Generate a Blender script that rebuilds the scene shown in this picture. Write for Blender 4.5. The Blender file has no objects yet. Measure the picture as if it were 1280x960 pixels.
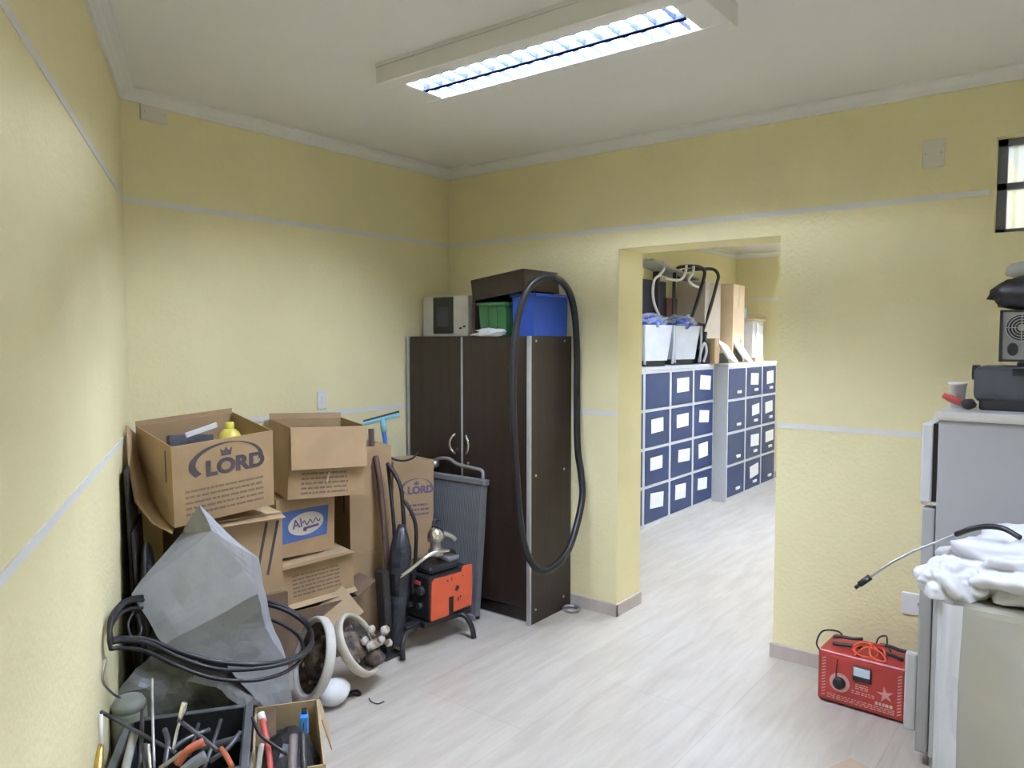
import bpy, bmesh, math, random
from mathutils import Vector, Matrix, Euler, noise
rnd = random.Random(7)
S = bpy.context.scene
COL = S.collection
R = math.radians

# ---------------------------------------------------------------- camera, world, sun, exposure
F_PX, YAW, PITCH, CAM_H = 945.0, R(37.8), R(3.33), 1.59
cam_d = bpy.data.cameras.new('camera')
cam_d.sensor_width = 36.0
cam_d.lens = F_PX / 1280.0 * 36.0
cam_d.clip_start = 0.02
cam = bpy.data.objects.new('camera', cam_d)
COL.objects.link(cam)
cam.location = (0, 0, CAM_H)
cam.rotation_euler = (R(90) - PITCH, 0, YAW - R(90))
S.camera = cam

world = bpy.data.worlds.new('sky')
S.world = world
world.use_nodes = True
world.node_tree.nodes['Background'].inputs[0].default_value = (0.80, 0.90, 1.0, 1)
world.node_tree.nodes['Background'].inputs[1].default_value = 0.55

sun_d = bpy.data.lights.new('sun', 'SUN')
sun_d.energy = 1.6
sun_d.angle = R(1.0)
sun_d.color = (1.0, 0.95, 0.86)
sun = bpy.data.objects.new('sun', sun_d)
COL.objects.link(sun)
sun.rotation_euler = Vector((0.10, 0.95, -0.29)).to_track_quat('-Z', 'Y').to_euler()

S.view_settings.view_transform = 'Standard'
S.view_settings.look = 'None'
S.view_settings.gamma = 1.0
S.view_settings.use_curve_mapping = False
S.view_settings.exposure = 1.68
TUBE_STRENGTH = 110.0
TUBE_COLOR = (0.80, 0.91, 1.20)

# ---------------------------------------------------------------- camera-frame helper: a ray at a true distance
_f0 = Vector((math.cos(YAW), math.sin(YAW), 0))
_rt = Vector((math.sin(YAW), -math.cos(YAW), 0))
_fw = _f0 * math.cos(PITCH) - Vector((0, 0, 1)) * math.sin(PITCH)
_up = Vector((0, 0, 1)) * math.cos(PITCH) + _f0 * math.sin(PITCH)
def P(px, py, depth):
    d = _fw + _rt * ((px - 640) / F_PX) - _up * ((py - 480) / F_PX)
    return Vector((0, 0, CAM_H)) + d * depth

# ---------------------------------------------------------------- materials
MATS = {}
def mat(name, col, rough=0.6, metal=0.0, var=0.06, scale=8.0, bump=0.0, bscale=60.0, stretch=None,
        alpha=1.0, trans=0.0, emis=None, es=0.0, coat=0.0, col2=None, contrast=None, spec=None):
    if name in MATS:
        return MATS[name]
    m = bpy.data.materials.new(name)
    m.use_nodes = True
    nt = m.node_tree
    b = nt.nodes['Principled BSDF']
    b.inputs['Roughness'].default_value = rough
    b.inputs['Metallic'].default_value = metal
    b.inputs['Alpha'].default_value = alpha
    b.inputs['Transmission Weight'].default_value = trans
    b.inputs['Coat Weight'].default_value = coat
    if spec is not None:
        b.inputs['Specular IOR Level'].default_value = spec
    tc = nt.nodes.new('ShaderNodeTexCoord')
    mp = nt.nodes.new('ShaderNodeMapping')
    nt.links.new(tc.outputs['Object'], mp.inputs['Vector'])
    if stretch:
        mp.inputs['Scale'].default_value = stretch
    n = nt.nodes.new('ShaderNodeTexNoise')
    n.inputs['Scale'].default_value = scale
    n.inputs['Detail'].default_value = 4
    nt.links.new(mp.outputs['Vector'], n.inputs['Vector'])
    cr = nt.nodes.new('ShaderNodeValToRGB')
    lo, hi = contrast or (0.3, 0.7)
    cr.color_ramp.elements[0].position = lo
    cr.color_ramp.elements[1].position = hi
    c2 = col2 or tuple(min(1, c * (1 + var)) for c in col)
    c1 = col if col2 else tuple(c * (1 - var) for c in col)
    cr.color_ramp.elements[0].color = (*c1, 1)
    cr.color_ramp.elements[1].color = (*c2, 1)
    nt.links.new(n.outputs['Fac'], cr.inputs['Fac'])
    nt.links.new(cr.outputs['Color'], b.inputs['Base Color'])
    if bump > 0:
        n2 = nt.nodes.new('ShaderNodeTexNoise')
        n2.inputs['Scale'].default_value = bscale
        n2.inputs['Detail'].default_value = 3
        nt.links.new(mp.outputs['Vector'], n2.inputs['Vector'])
        bp = nt.nodes.new('ShaderNodeBump')
        bp.inputs['Strength'].default_value = bump
        bp.inputs['Distance'].default_value = 0.01
        nt.links.new(n2.outputs['Fac'], bp.inputs['Height'])
        nt.links.new(bp.outputs['Normal'], b.inputs['Normal'])
    if emis:
        b.inputs['Emission Color'].default_value = (*emis, 1)
        b.inputs['Emission Strength'].default_value = es
    MATS[name] = m
    return m

M_WALL = mat('yellow_roughcast_paint', (0.83, 0.75, 0.44), 0.85, var=0.03, scale=3, bump=0.3, bscale=55, spec=0.25)
M_CEIL = mat('white_ceiling_paint', (0.80, 0.79, 0.75), 0.9, var=0.015, scale=2)
M_TRIM = mat('white_band_paint', (0.76, 0.75, 0.70), 0.7, var=0.02)
M_BASE = mat('beige_skirting_tile', (0.50, 0.44, 0.38), 0.45, var=0.06, scale=6, stretch=(4, 4, 1))
M_CARD = mat('brown_cardboard', (0.40, 0.27, 0.14), 0.85, var=0.12, scale=5, bump=0.1, bscale=25)
M_CARD2 = mat('light_cardboard', (0.50, 0.37, 0.21), 0.85, var=0.08, scale=5, bump=0.1, bscale=25)
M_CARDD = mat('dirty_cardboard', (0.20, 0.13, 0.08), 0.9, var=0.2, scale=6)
M_DARKC = mat('black_brown_cardboard', (0.035, 0.027, 0.024), 0.9, var=0.25)  # nearly black brown with random mottling
M_INKB = mat('faded_black_ink', (0.085, 0.07, 0.075), 0.8, var=0.15)
M_INKS = mat('faded_small_print', (0.20, 0.14, 0.09), 0.85, var=0.15)
M_INKP = mat('violet_ink', (0.12, 0.09, 0.17), 0.8, var=0.15)
M_LBLUE = mat('blue_label_print', (0.07, 0.13, 0.33), 0.6, var=0.1)
M_LCREAM = mat('cream_label_print', (0.52, 0.47, 0.38), 0.6, var=0.05)
M_TAPE = mat('clear_tape', (0.62, 0.52, 0.36), 0.2, var=0.04)
M_WENGE = mat('dark_wenge_laminate', (0.022, 0.013, 0.0095), 0.42, var=0.25, scale=4, stretch=(6, 6, 0.4))
M_EDGE = mat('grey_edge_profile', (0.42, 0.42, 0.42), 0.45, metal=0.3)
M_CHROME = mat('satin_chrome', (0.72, 0.72, 0.72), 0.22, metal=1.0, var=0.03)
M_STEEL = mat('dull_steel', (0.42, 0.41, 0.40), 0.4, metal=0.85, var=0.15, scale=20)
M_DSTEEL = mat('oily_dark_steel', (0.09, 0.09, 0.10), 0.4, metal=0.6, var=0.2, scale=20)
M_ALU = mat('dull_aluminium', (0.36, 0.38, 0.40), 0.45, metal=0.7, var=0.1, scale=12)
M_FIN = mat('radiator_fin_grey', (0.16, 0.18, 0.21), 0.5, metal=0.4, var=0.2, scale=14)
M_BLACK = mat('black_plastic', (0.016, 0.016, 0.018), 0.45, var=0.2)
M_RUBBER = mat('black_rubber', (0.009, 0.009, 0.011), 0.45, var=0.2)
M_DGREY = mat('dark_grey_plastic', (0.05, 0.052, 0.06), 0.5, var=0.15)
M_MGREY = mat('mid_grey_plastic', (0.17, 0.18, 0.19), 0.5, var=0.1)
M_ORANGE = mat('orange_paint', (0.60, 0.09, 0.032), 0.45, var=0.08, scale=9)
M_RED = mat('red_enamel', (0.36, 0.03, 0.025), 0.4, var=0.12, scale=10)
M_REDL = mat('red_front_print', (0.42, 0.04, 0.03), 0.4, var=0.08)
M_PINK = mat('pale_pink_print', (0.62, 0.34, 0.30), 0.6, var=0.1)
M_OCABLE = mat('orange_red_cable', (0.72, 0.08, 0.03), 0.45)
M_WHITE = mat('white_plastic', (0.78, 0.78, 0.77), 0.4, var=0.03)
M_OFFW = mat('dirty_white_plastic', (0.60, 0.58, 0.52), 0.5, var=0.1, scale=9)
M_RUST = mat('rusty_metal', (0.045, 0.034, 0.027), 0.75, var=0.3, col2=(0.20, 0.15, 0.11), scale=22, contrast=(.42, .62))
M_VALVE = mat('stained_white_casting', (0.22, 0.15, 0.11), 0.6, col2=(0.58, 0.54, 0.47), scale=26, contrast=(.38, .52))
M_GREYP = mat('grey_plastic_sheet', (0.33, 0.345, 0.36), 0.38, var=0.10, scale=5, bump=0.25, bscale=16, coat=0.15)
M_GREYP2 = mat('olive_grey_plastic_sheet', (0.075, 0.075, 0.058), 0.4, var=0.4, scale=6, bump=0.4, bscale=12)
M_BAG = mat('white_plastic_bag', (0.68, 0.685, 0.69), 0.35, var=0.02, bump=0.9, bscale=9)
M_BIN = mat('khaki_bin_plastic', (0.40, 0.375, 0.27), 0.6, var=0.10, scale=3)
M_FRIDGE = mat('grey_enamel', (0.385, 0.38, 0.375), 0.4, var=0.03, scale=3)
M_FRIDGEL = mat('light_grey_enamel', (0.55, 0.55, 0.55), 0.35, var=0.03)
M_BLUEC = mat('blue_crate_plastic', (0.02, 0.08, 0.45), 0.4, var=0.08)
M_GREEN = mat('green_crate_plastic', (0.035, 0.13, 0.045), 0.45, var=0.1)
M_BLUEH = mat('blue_handle_plastic', (0.06, 0.18, 0.55), 0.4)
M_CYAN = mat('pale_cyan_plastic', (0.25, 0.55, 0.62), 0.4)
M_BLUEB = mat('bright_blue_plastic', (0.05, 0.30, 0.80), 0.35)
M_WOODB = mat('brown_stick_wood', (0.11, 0.06, 0.04), 0.7, var=0.25, scale=6, stretch=(6, 6, .6))
M_BRASS = mat('brass', (0.55, 0.36, 0.10), 0.35, metal=0.8)
M_TOOLR = mat('faded_red_grip', (0.50, 0.08, 0.06), 0.5)
M_TOOLO = mat('faded_orange_grip', (0.45, 0.12, 0.06), 0.55)
M_YELL = mat('yellow_plastic', (0.70, 0.60, 0.10), 0.45)
M_FBLUE = mat('navy_drawer_paint', (0.012, 0.036, 0.13), 0.35, var=0.1)
M_FGREY = mat('pale_grey_steel', (0.56, 0.58, 0.60), 0.4, var=0.03)
M_PAPER = mat('white_paper', (0.82, 0.82, 0.82), 0.8, var=0.05, scale=30)
M_CLEAR = mat('clear_wrap', (0.72, 0.76, 0.82), 0.2, var=0.04, alpha=0.45)
M_TAN = mat('tan_carton', (0.62, 0.47, 0.29), 0.8, var=0.05)
M_BROWN = mat('brown_wood', (0.14, 0.06, 0.035), 0.6, var=0.15)
M_GRYW = mat('weathered_grey_wood', (0.36, 0.36, 0.31), 0.8, var=0.15)
M_WINFR = mat('dark_window_steel', (0.17, 0.18, 0.25), 0.5, var=0.1)
M_TUBE = mat('lit_tube', (0.9, 0.9, 0.9), 0.3, emis=TUBE_COLOR, es=TUBE_STRENGTH, var=0.0)
M_REFL = mat('mirror_reflector', (0.88, 0.90, 0.95), 0.25, metal=0.9, var=0.01)
M_BLADE = mat('louvre_blade_metal', (0.016, 0.019, 0.034), 0.9, var=0.01, spec=0.0)
M_RAIL = mat('louvre_rail_metal', (0.012, 0.015, 0.028), 0.9, var=0.01, spec=0.0)
M_HOUS = mat('luminaire_white_enamel', (0.80, 0.79, 0.76), 0.5, var=0.01)

# floor: pale wood-look porcelain planks, streaks along X
def floor_material():
    m = bpy.data.materials.new('wood_look_porcelain')
    m.use_nodes = True
    nt = m.node_tree
    b = nt.nodes['Principled BSDF']
    b.inputs['Roughness'].default_value = 0.32
    tc = nt.nodes.new('ShaderNodeTexCoord')
    mp = nt.nodes.new('ShaderNodeMapping')
    mp.inputs['Scale'].default_value = (0.8, 6.0, 1)
    n = nt.nodes.new('ShaderNodeTexNoise')
    n.inputs['Scale'].default_value = 2.6
    n.inputs['Detail'].default_value = 7
    n.inputs['Roughness'].default_value = 0.65
    n.inputs['Distortion'].default_value = 0.5
    cr = nt.nodes.new('ShaderNodeValToRGB')
    cr.color_ramp.elements[0].position = 0.32
    cr.color_ramp.elements[0].color = (0.46, 0.41, 0.335, 1)
    cr.color_ramp.elements[1].position = 0.62
    cr.color_ramp.elements[1].color = (0.565, 0.52, 0.44, 1)
    br = nt.nodes.new('ShaderNodeTexBrick')
    br.inputs['Scale'].default_value = 1.0
    br.inputs['Brick Width'].default_value = 1.2
    br.inputs['Row Height'].default_value = 0.6
    br.inputs['Mortar Size'].default_value = 0.002
    br.inputs['Color1'].default_value = (1, 1, 1, 1)
    br.inputs['Color2'].default_value = (0.95, 0.95, 0.95, 1)
    br.inputs['Mortar'].default_value = (0.82, 0.80, 0.78, 1)
    mx = nt.nodes.new('ShaderNodeMixRGB')
    mx.blend_type = 'MULTIPLY'
    mx.inputs['Fac'].default_value = 1.0
    nt.links.new(tc.outputs['Object'], mp.inputs['Vector'])
    nt.links.new(mp.outputs['Vector'], n.inputs['Vector'])
    nt.links.new(n.outputs['Fac'], cr.inputs['Fac'])
    nt.links.new(tc.outputs['Object'], br.inputs['Vector'])
    nt.links.new(cr.outputs['Color'], mx.inputs['Color1'])
    nt.links.new(br.outputs['Color'], mx.inputs['Color2'])
    nt.links.new(mx.outputs['Color'], b.inputs['Base Color'])
    return m
M_FLOOR = floor_material()

def ribbed_glass():
    m = bpy.data.materials.new('ribbed_frosted_glass')
    m.use_nodes = True
    nt = m.node_tree
    nt.nodes.remove(nt.nodes['Principled BSDF'])
    out = nt.nodes['Material Output']
    tl = nt.nodes.new('ShaderNodeBsdfTranslucent')
    tl.inputs['Color'].default_value = (0.92, 0.95, 0.97, 1)
    tp = nt.nodes.new('ShaderNodeBsdfTransparent')
    tp.inputs['Color'].default_value = (0.86, 0.92, 0.96, 1)
    gl = nt.nodes.new('ShaderNodeBsdfGlossy')
    gl.inputs['Roughness'].default_value = 0.2
    mx = nt.nodes.new('ShaderNodeMixShader')
    mx.inputs['Fac'].default_value = 0.25
    mx2 = nt.nodes.new('ShaderNodeMixShader')
    mx2.inputs['Fac'].default_value = 0.08
    nt.links.new(tl.outputs[0], mx.inputs[1])
    nt.links.new(tp.outputs[0], mx.inputs[2])
    nt.links.new(mx.outputs[0], mx2.inputs[1])
    nt.links.new(gl.outputs[0], mx2.inputs[2])
    nt.links.new(mx2.outputs[0], out.inputs['Surface'])
    return m
M_GLASS = ribbed_glass()

# ---------------------------------------------------------------- mesh building helpers
def smooth_path(pts, n=6):
    pts = [Vector(p) for p in pts]
    if len(pts) < 3 or n < 2:
        return pts
    out = []
    for i in range(len(pts) - 1):
        p0 = pts[i - 1] if i else pts[0] * 2 - pts[1]
        p1, p2 = pts[i], pts[i + 1]
        p3 = pts[i + 2] if i + 2 < len(pts) else pts[-1] * 2 - pts[-2]
        for k in range(n):
            t = k / n
            out.append(0.5 * ((2 * p1) + (p2 - p0) * t + (2 * p0 - 5 * p1 + 4 * p2 - p3) * t * t + (3 * p1 - p0 - 3 * p2 + p3) * t ** 3))
    out.append(pts[-1])
    return out

class MB:
    def __init__(self):
        self.bm = bmesh.new()
    def _new(self, verts, faces):
        vs = [self.bm.verts.new(v) for v in verts]
        fs = []
        for f in faces:
            try:
                fs.append(self.bm.faces.new([vs[i] for i in f]))
            except ValueError:
                pass
        return vs, fs
    def box(self, c, d, rot=None, bev=0.0, taper=1.0, seg=1):
        """c centre, d full sizes, rot Euler degrees, taper scales the bottom face"""
        x, y, z = d[0] / 2, d[1] / 2, d[2] / 2
        t = taper
        vs = [(-x * t, -y * t, -z), (x * t, -y * t, -z), (x * t, y * t, -z), (-x * t, y * t, -z), (-x, -y, z), (x, -y, z), (x, y, z), (-x, y, z)]
        M = Matrix.Translation(Vector(c))
        if rot:
            M = M @ Euler([R(a) for a in rot]).to_matrix().to_4x4()
        v, f = self._new([M @ Vector(p) for p in vs], [(0, 3, 2, 1), (4, 5, 6, 7), (0, 1, 5, 4), (1, 2, 6, 5), (2, 3, 7, 6), (3, 0, 4, 7)])
        if bev > 0:
            es = list({e for ff in f for e in ff.edges})
            bmesh.ops.bevel(self.bm, geom=es, offset=bev, segments=seg, profile=0.6, affect='EDGES')
        return self
    def b2(self, lo, hi, bev=0.0, seg=1):
        return self.box([(a + b) / 2 for a, b in zip(lo, hi)], [b - a for a, b in zip(lo, hi)], bev=bev, seg=seg)
    def tube(self, pts, r, seg=8, n=6, closed=False, cap=True):
        pts = smooth_path(pts, n)
        rr = r if callable(r) else (lambda t: r)
        if closed:
            pts = pts[:-1]
        N = len(pts)
        tg = []
        for i in range(N):
            a = pts[i - 1] if (i or closed) else pts[i]
            b = pts[(i + 1) % N] if (i < N - 1 or closed) else pts[i]
            tg.append((b - a).normalized() if (b - a).length > 1e-9 else Vector((0, 0, 1)))
        u = tg[0].orthogonal().normalized()
        rings = []
        for i in range(N):
            u = (u - tg[i] * u.dot(tg[i]))
            u = u.normalized() if u.length > 1e-6 else tg[i].orthogonal().normalized()
            w = tg[i].cross(u)
            ra = rr(i / max(1, N - 1))
            rings.append([self.bm.verts.new(pts[i] + (u * math.cos(2 * math.pi * k / seg) + w * math.sin(2 * math.pi * k / seg)) * ra) for k in range(seg)])
        for i in range(N if closed else N - 1):
            A, B = rings[i], rings[(i + 1) % N]
            for k in range(seg):
                self.bm.faces.new((A[k], A[(k + 1) % seg], B[(k + 1) % seg], B[k]))
        if cap and not closed:
            self.bm.faces.new(list(reversed(rings[0])))
            self.bm.faces.new(rings[-1])
        return self
    def cyl(self, p0, p1, r, seg=16):
        return self.tube([p0, p1], r, seg, 1)
    def lathe(self, prof, seg=28, M=None, cap0=False, cap1=False):
        """prof = [(radius, height)], spun about local Z, placed by matrix M"""
        M = M or Matrix()
        rings = []
        for (r, h) in prof:
            rings.append([self.bm.verts.new(M @ Vector((r * math.cos(2 * math.pi * k / seg), r * math.sin(2 * math.pi * k / seg), h))) for k in range(seg)])
        for a, b in zip(rings, rings[1:]):
            for k in range(seg):
                self.bm.faces.new((a[k], a[(k + 1) % seg], b[(k + 1) % seg], b[k]))
        if cap0:
            self.bm.faces.new(list(reversed(rings[0])))
        if cap1:
            self.bm.faces.new(rings[-1])
        return self
    def prism(self, poly, depth, M=None):
        """poly [(x,y)] extruded along +Z by depth, placed by M"""
        M = M or Matrix()
        n = len(poly)
        a = [M @ Vector((x, y, 0)) for x, y in poly]
        b = [M @ Vector((x, y, depth)) for x, y in poly]
        self._new(a + b, [tuple(reversed(range(n))), tuple(range(n, 2 * n))] + [(i, (i + 1) % n, n + (i + 1) % n, n + i) for i in range(n)])
        return self
    def blob(self, c, rad, amp=0.2, fr=3.0, sub=3, seed=0, flat=None, rot=None):
        res = bmesh.ops.create_icosphere(self.bm, subdivisions=sub, radius=1.0)
        M = Euler([R(a) for a in rot]).to_matrix() if rot else None
        for v in res['verts']:
            p = v.co.copy()
            k = 1 + amp * (noise.noise(p * fr + Vector((seed, seed * 1.7, 0))) + 0.6 * abs(noise.noise(p * fr * 2.3 + Vector((seed, 5, 1)))))
            q = Vector((p.x * rad[0] * k, p.y * rad[1] * k, p.z * rad[2] * k))
            if flat is not None:
                q.z = max(q.z, flat)
            if M:
                q = M @ q
            v.co = q + Vector(c)
        return self
    def build(self, name, m, parent=None, smooth=False):
        bmesh.ops.recalc_face_normals(self.bm, faces=self.bm.faces)
        me = bpy.data.meshes.new(name)
        self.bm.to_mesh(me)
        self.bm.free()
        if smooth:
            for p in me.polygons:
                p.use_smooth = True
        me.materials.append(m)
        o = bpy.data.objects.new(name, me)
        COL.objects.link(o)
        if parent:
            o.parent = parent
        return o

def tag(o, label, cat, group=None):
    o['label'] = label
    o['category'] = cat
    if group:
        o['group'] = group
    return o
def thing(name, label, cat, loc=(0, 0, 0), rot=(0, 0, 0), group=None):
    o = bpy.data.objects.new(name, None)
    o.empty_display_size = 0.1
    COL.objects.link(o)
    o.location = loc
    o.rotation_euler = [R(a) for a in rot]
    return tag(o, label, cat, group)
def struct(name, mb, m, parent=None, smooth=False):
    o = mb.build(name, m, parent, smooth)
    if not parent:
        o['kind'] = 'structure'
    return o
def solo(name, mb, m, label, cat, group=None, smooth=False):
    """a thing that is one mesh: origin moved to its base centre"""
    xs = [v.co for v in mb.bm.verts]
    lo = Vector([min(v[i] for v in xs) for i in range(3)])
    hi = Vector([max(v[i] for v in xs) for i in range(3)])
    c = Vector(((lo.x + hi.x) / 2, (lo.y + hi.y) / 2, lo.z))
    for v in mb.bm.verts:
        v.co -= c
    o = mb.build(name, m, None, smooth)
    o.location = c
    return tag(o, label, cat, group)
def copy_tree(o, parent=None):
    c = o.copy()
    COL.objects.link(c)
    c.parent = parent
    for ch in list(o.children):
        copy_tree(ch, c)
    return c
def text_mesh(txt, size, M, m, name, parent, ext=0.0004, off=0.0, sx=1.0):
    cu = bpy.data.curves.new(name, 'FONT')
    cu.body = txt
    cu.size = size
    cu.extrude = ext
    cu.offset = off
    cu.align_x = 'CENTER'
    cu.align_y = 'CENTER'
    t = bpy.data.objects.new('tmp', cu)
    COL.objects.link(t)
    dg = bpy.context.evaluated_depsgraph_get()
    me = bpy.data.meshes.new_from_object(t.evaluated_get(dg))
    bpy.data.objects.remove(t)
    me.transform(M @ Matrix.Diagonal((sx, 1, 1, 1)))
    me.materials.clear()
    me.materials.append(m)
    o = bpy.data.objects.new(name, me)
    COL.objects.link(o)
    o.parent = parent
    return o
FRONT = Matrix.Rotation(R(90), 4, 'X')      # drawing plane XY -> XZ plane facing -Y
def front_at(x, y, z, roll=0):
    return Matrix.Translation((x, y, z)) @ FRONT @ Matrix.Rotation(R(roll), 4, 'Z')
def print_lines(x0, x1, z0, z1, y, rows, m, parent, name='printed_text', wmin=.01, wmax=.04, fill=.55):
    mb = MB()
    for r in range(rows):
        z = z1 - (r + .5) * (z1 - z0) / rows
        h = (z1 - z0) / rows * fill
        x = x0
        while x < x1 - .005:
            w = min(rnd.uniform(wmin, wmax), x1 - x)
            mb.box((x + w / 2, y - .0004, z), (w, .0008, h))
            x += w + rnd.uniform(.003, .008)
    return mb.build(name, m, parent)

# ---------------------------------------------------------------- the room
HC = 2.70                      # ceiling height
XB, YA = 3.745, 3.43           # right-hand wall plane x, back wall plane y
LD = Vector((math.cos(YAW + R(21.7)), math.sin(YAW + R(21.7)), 0))   # direction of the skewed left wall
LC = Vector((1.62, YA, 0))     # its corner with the back wall
LN = Vector((LD.y, -LD.x, 0))  # its inward normal
YN = -2.4                      # wall behind the camera
LE = LC - LD * ((YA - YN) / LD.y)
XF, YF = 8.74, 0.62            # far room: end wall x, window-side wall y
HF = 2.60
TW = 0.28                      # thickness of the right-hand wall
DY0, DY1, DH = 1.245, 2.145, 2.10   # doorway
WY0, WY1, WZ0, WZ1 = -0.45, 0.365, 2.035, 2.43   # high window

mb = MB()
mb.b2((LE.x - .4, YN - .1, -.1), (XF + .1, YA + .1, 0))
struct('floor', mb, M_FLOOR)
mb = MB(); mb.b2((LE.x - .4, YN - .1, HC), (XB + TW, YA + .1, HC + .1))
struct('ceiling', mb, M_CEIL)
mb = MB(); mb.b2((XB + TW, YF, HF), (XF + .1, YA + .1, HF + .2))
struct('ceiling_far_room', mb, M_CEIL)
mb = MB(); mb.b2((LC.x - .3, YA, 0), (XF + .1, YA + .12, HC + .1))
struct('wall_back', mb, M_WALL)
a, b_ = LC + LD * .1, LE - LD * .1
mb = MB()
mb.prism([(a.x, a.y), (b_.x, b_.y), (b_.x - LN.x * .12, b_.y - LN.y * .12), (a.x - LN.x * .12, a.y - LN.y * .12)], HC + .05)
struct('wall_left', mb, M_WALL)
mb = MB(); mb.b2((LE.x - .4, YN - .12, 0), (XB + TW, YN, HC + .05))
struct('wall_behind_camera', mb, M_WALL)
# right-hand wall with doorway and high window
mb = MB()
mb.b2((XB, DY1, 0), (XB + TW, YA, HC + .05))
mb.b2((XB, DY0, DH), (XB + TW, DY1, HC + .05))
mb.b2((XB, WY1, 0), (XB + TW, DY0, HC + .05))
mb.b2((XB, WY0, 0), (XB + TW, WY1, WZ0))
mb.b2((XB, WY0, WZ1), (XB + TW, WY1, HC + .05))
mb.b2((XB, YN, 0), (XB + TW, WY0, HC + .05))
struct('wall_right', mb, M_WALL)
mb = MB(); mb.b2((XF, YF, 0), (XF + .12, YA + .1, HF + .1))
struct('wall_far_room_end', mb, M_WALL)
# far room window side: a high strip window
FW = (6.95, 8.4, 1.98, 2.42)
mb = MB()
mb.b2((XB + TW, YF - .15, 0), (FW[0], YF, HF + .1))
mb.b2((FW[1], YF - .15, 0), (XF + .12, YF, HF + .1))
mb.b2((FW[0], YF - .15, 0), (FW[1], YF, FW[2]))
mb.b2((FW[0], YF - .15, FW[3]), (FW[1], YF, HF + .1))
struct('wall_far_room_side', mb, M_WALL)
w2 = MB()
for z in (FW[2], FW[3] - .03):
    w2.b2((FW[0], YF - .1, z), (FW[1], YF - .06, z + .03))
for k in range(5):
    x = FW[0] + k * (FW[1] - FW[0] - .03) / 4
    w2.b2((x, YF - .1, FW[2]), (x + .03, YF - .06, FW[3]))
struct('window_2', w2, M_WINFR)

# high window with ribbed panes
win = MB()
fx = XB + .07
win.b2((fx, WY0, WZ0), (fx + .04, WY1, WZ0 + .022))
win.b2((fx, WY0, WZ1 - .03), (fx + .04, WY1, WZ1))
win.b2((fx, WY1 - .035, WZ0), (fx + .04, WY1, WZ1))
win.b2((fx, WY0, WZ0), (fx + .04, WY0 + .035, WZ1))
win.b2((fx, WY0, WZ0 + .185), (fx + .04, WY1, WZ0 + .212))
wo = struct('window_1', win, M_WINFR)
for z0, z1 in ((WZ0 + .022, WZ0 + .185), (WZ0 + .212, WZ1 - .03)):
    g = MB()
    n = 120
    y0, y1 = WY0 + .035, WY1 - .035
    vs, fs = [], []
    for k in range(n + 1):
        y = y0 + (y1 - y0) * k / n
        dx = .005 * math.cos(2 * math.pi * k / 6)
        vs += [(fx + .02 + dx, y, z0), (fx + .02 + dx, y, z1)]
    for k in range(n):
        fs.append((2 * k, 2 * k + 2, 2 * k + 3, 2 * k + 1))
    g._new(vs, fs)
    g.build('pane', M_GLASS, wo)

# cornice, painted bands, skirting
def run(name, p0, p1, n, prof, m):
    """sweep a 2-D profile (out from wall, up) along a straight wall run; n points into the room"""
    p0, p1, n = Vector(p0), Vector(p1), Vector(n)
    k = len(prof)
    A = [p0 + n * o + Vector((0, 0, u)) for o, u in prof]
    B = [p1 + n * o + Vector((0, 0, u)) for o, u in prof]
    mb = MB()
    mb._new(A + B, [tuple(range(k)), tuple(reversed(range(k, 2 * k)))] + [(i, (i + 1) % k, k + (i + 1) % k, k + i) for i in range(k)])
    return struct(name, mb, m)
COR = [(0, 0), (.012, 0), (.018, .02), (.035, .038), (.055, .045), (.055, .06), (0, .06)]
zc = HC - .055
run('trim_1', (LC.x, YA, zc), (XB, YA, zc), (0, -1, 0), COR, M_CEIL)
run('trim_2', (XB, YA, zc), (XB, YN, zc), (-1, 0, 0), COR, M_CEIL)
run('trim_3', (LC.x, LC.y, zc), (LE.x, LE.y, zc), LN, COR, M_CEIL)
zf = HF - .055
run('trim_4', (XB + TW, YA, zf), (XF, YA, zf), (0, -1, 0), COR, M_CEIL)
run('trim_5', (XF, YA, zf), (XF, YF, zf), (-1, 0, 0), COR, M_CEIL)
BAND = [(0, -.012), (.003, -.012), (.003, .012), (0, .012)]
ti = 6
for z in (2.212, 1.178):
    run('trim_%d' % ti, (LC.x, YA, z), (XB, YA, z), (0, -1, 0), BAND, M_TRIM); ti += 1
    run('trim_%d' % ti, (LC.x, LC.y, z), (LE.x, LE.y, z), LN, BAND, M_TRIM); ti += 1
run('trim_%d' % ti, (XB, YA, 2.212), (XB, WY1 + .02, 2.205), (-1, 0, 0), BAND, M_TRIM); ti += 1
run('trim_%d' % ti, (XB, YA, 1.17), (XB, DY1, 1.17), (-1, 0, 0), BAND, M_TRIM); ti += 1
run('trim_%d' % ti, (XB, DY0, 1.17), (XB, YN, 1.17), (-1, 0, 0), BAND, M_TRIM); ti += 1
run('trim_%d' % ti, (XF, YA, 2.06), (XF, YF, 2.06), (-1, 0, 0), BAND, M_TRIM); ti += 1
SK = [(0, 0), (.012, 0), (.012, .068), (.009, .072), (0, .072)]
run('baseboard_right', (XB, DY0, 0), (XB, YN, 0), (-1, 0, 0), SK, M_BASE)
run('baseboard_corner', (XB, YA, 0), (XB, DY1 - .012, 0), (-1, 0, 0), SK, M_BASE)
run('baseboard_jamb', (XB - .012, DY1, 0), (XB + TW, DY1, 0), (0, -1, 0), SK, M_BASE)
run('baseboard_jamb_near', (XB - .012, DY0, 0), (XB + TW, DY0, 0), (0, 1, 0), SK, M_BASE)
run('baseboard_back', (LC.x, YA, 0), (XB, YA, 0), (0, -1, 0), SK, M_BASE)
run('baseboard_left', (LC.x, LC.y, 0), (LE.x, LE.y, 0), LN, SK, M_BASE)
run('baseboard_far', (XF, YA, 0), (XF, YF, 0), (-1, 0, 0), SK, M_BASE)

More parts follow.
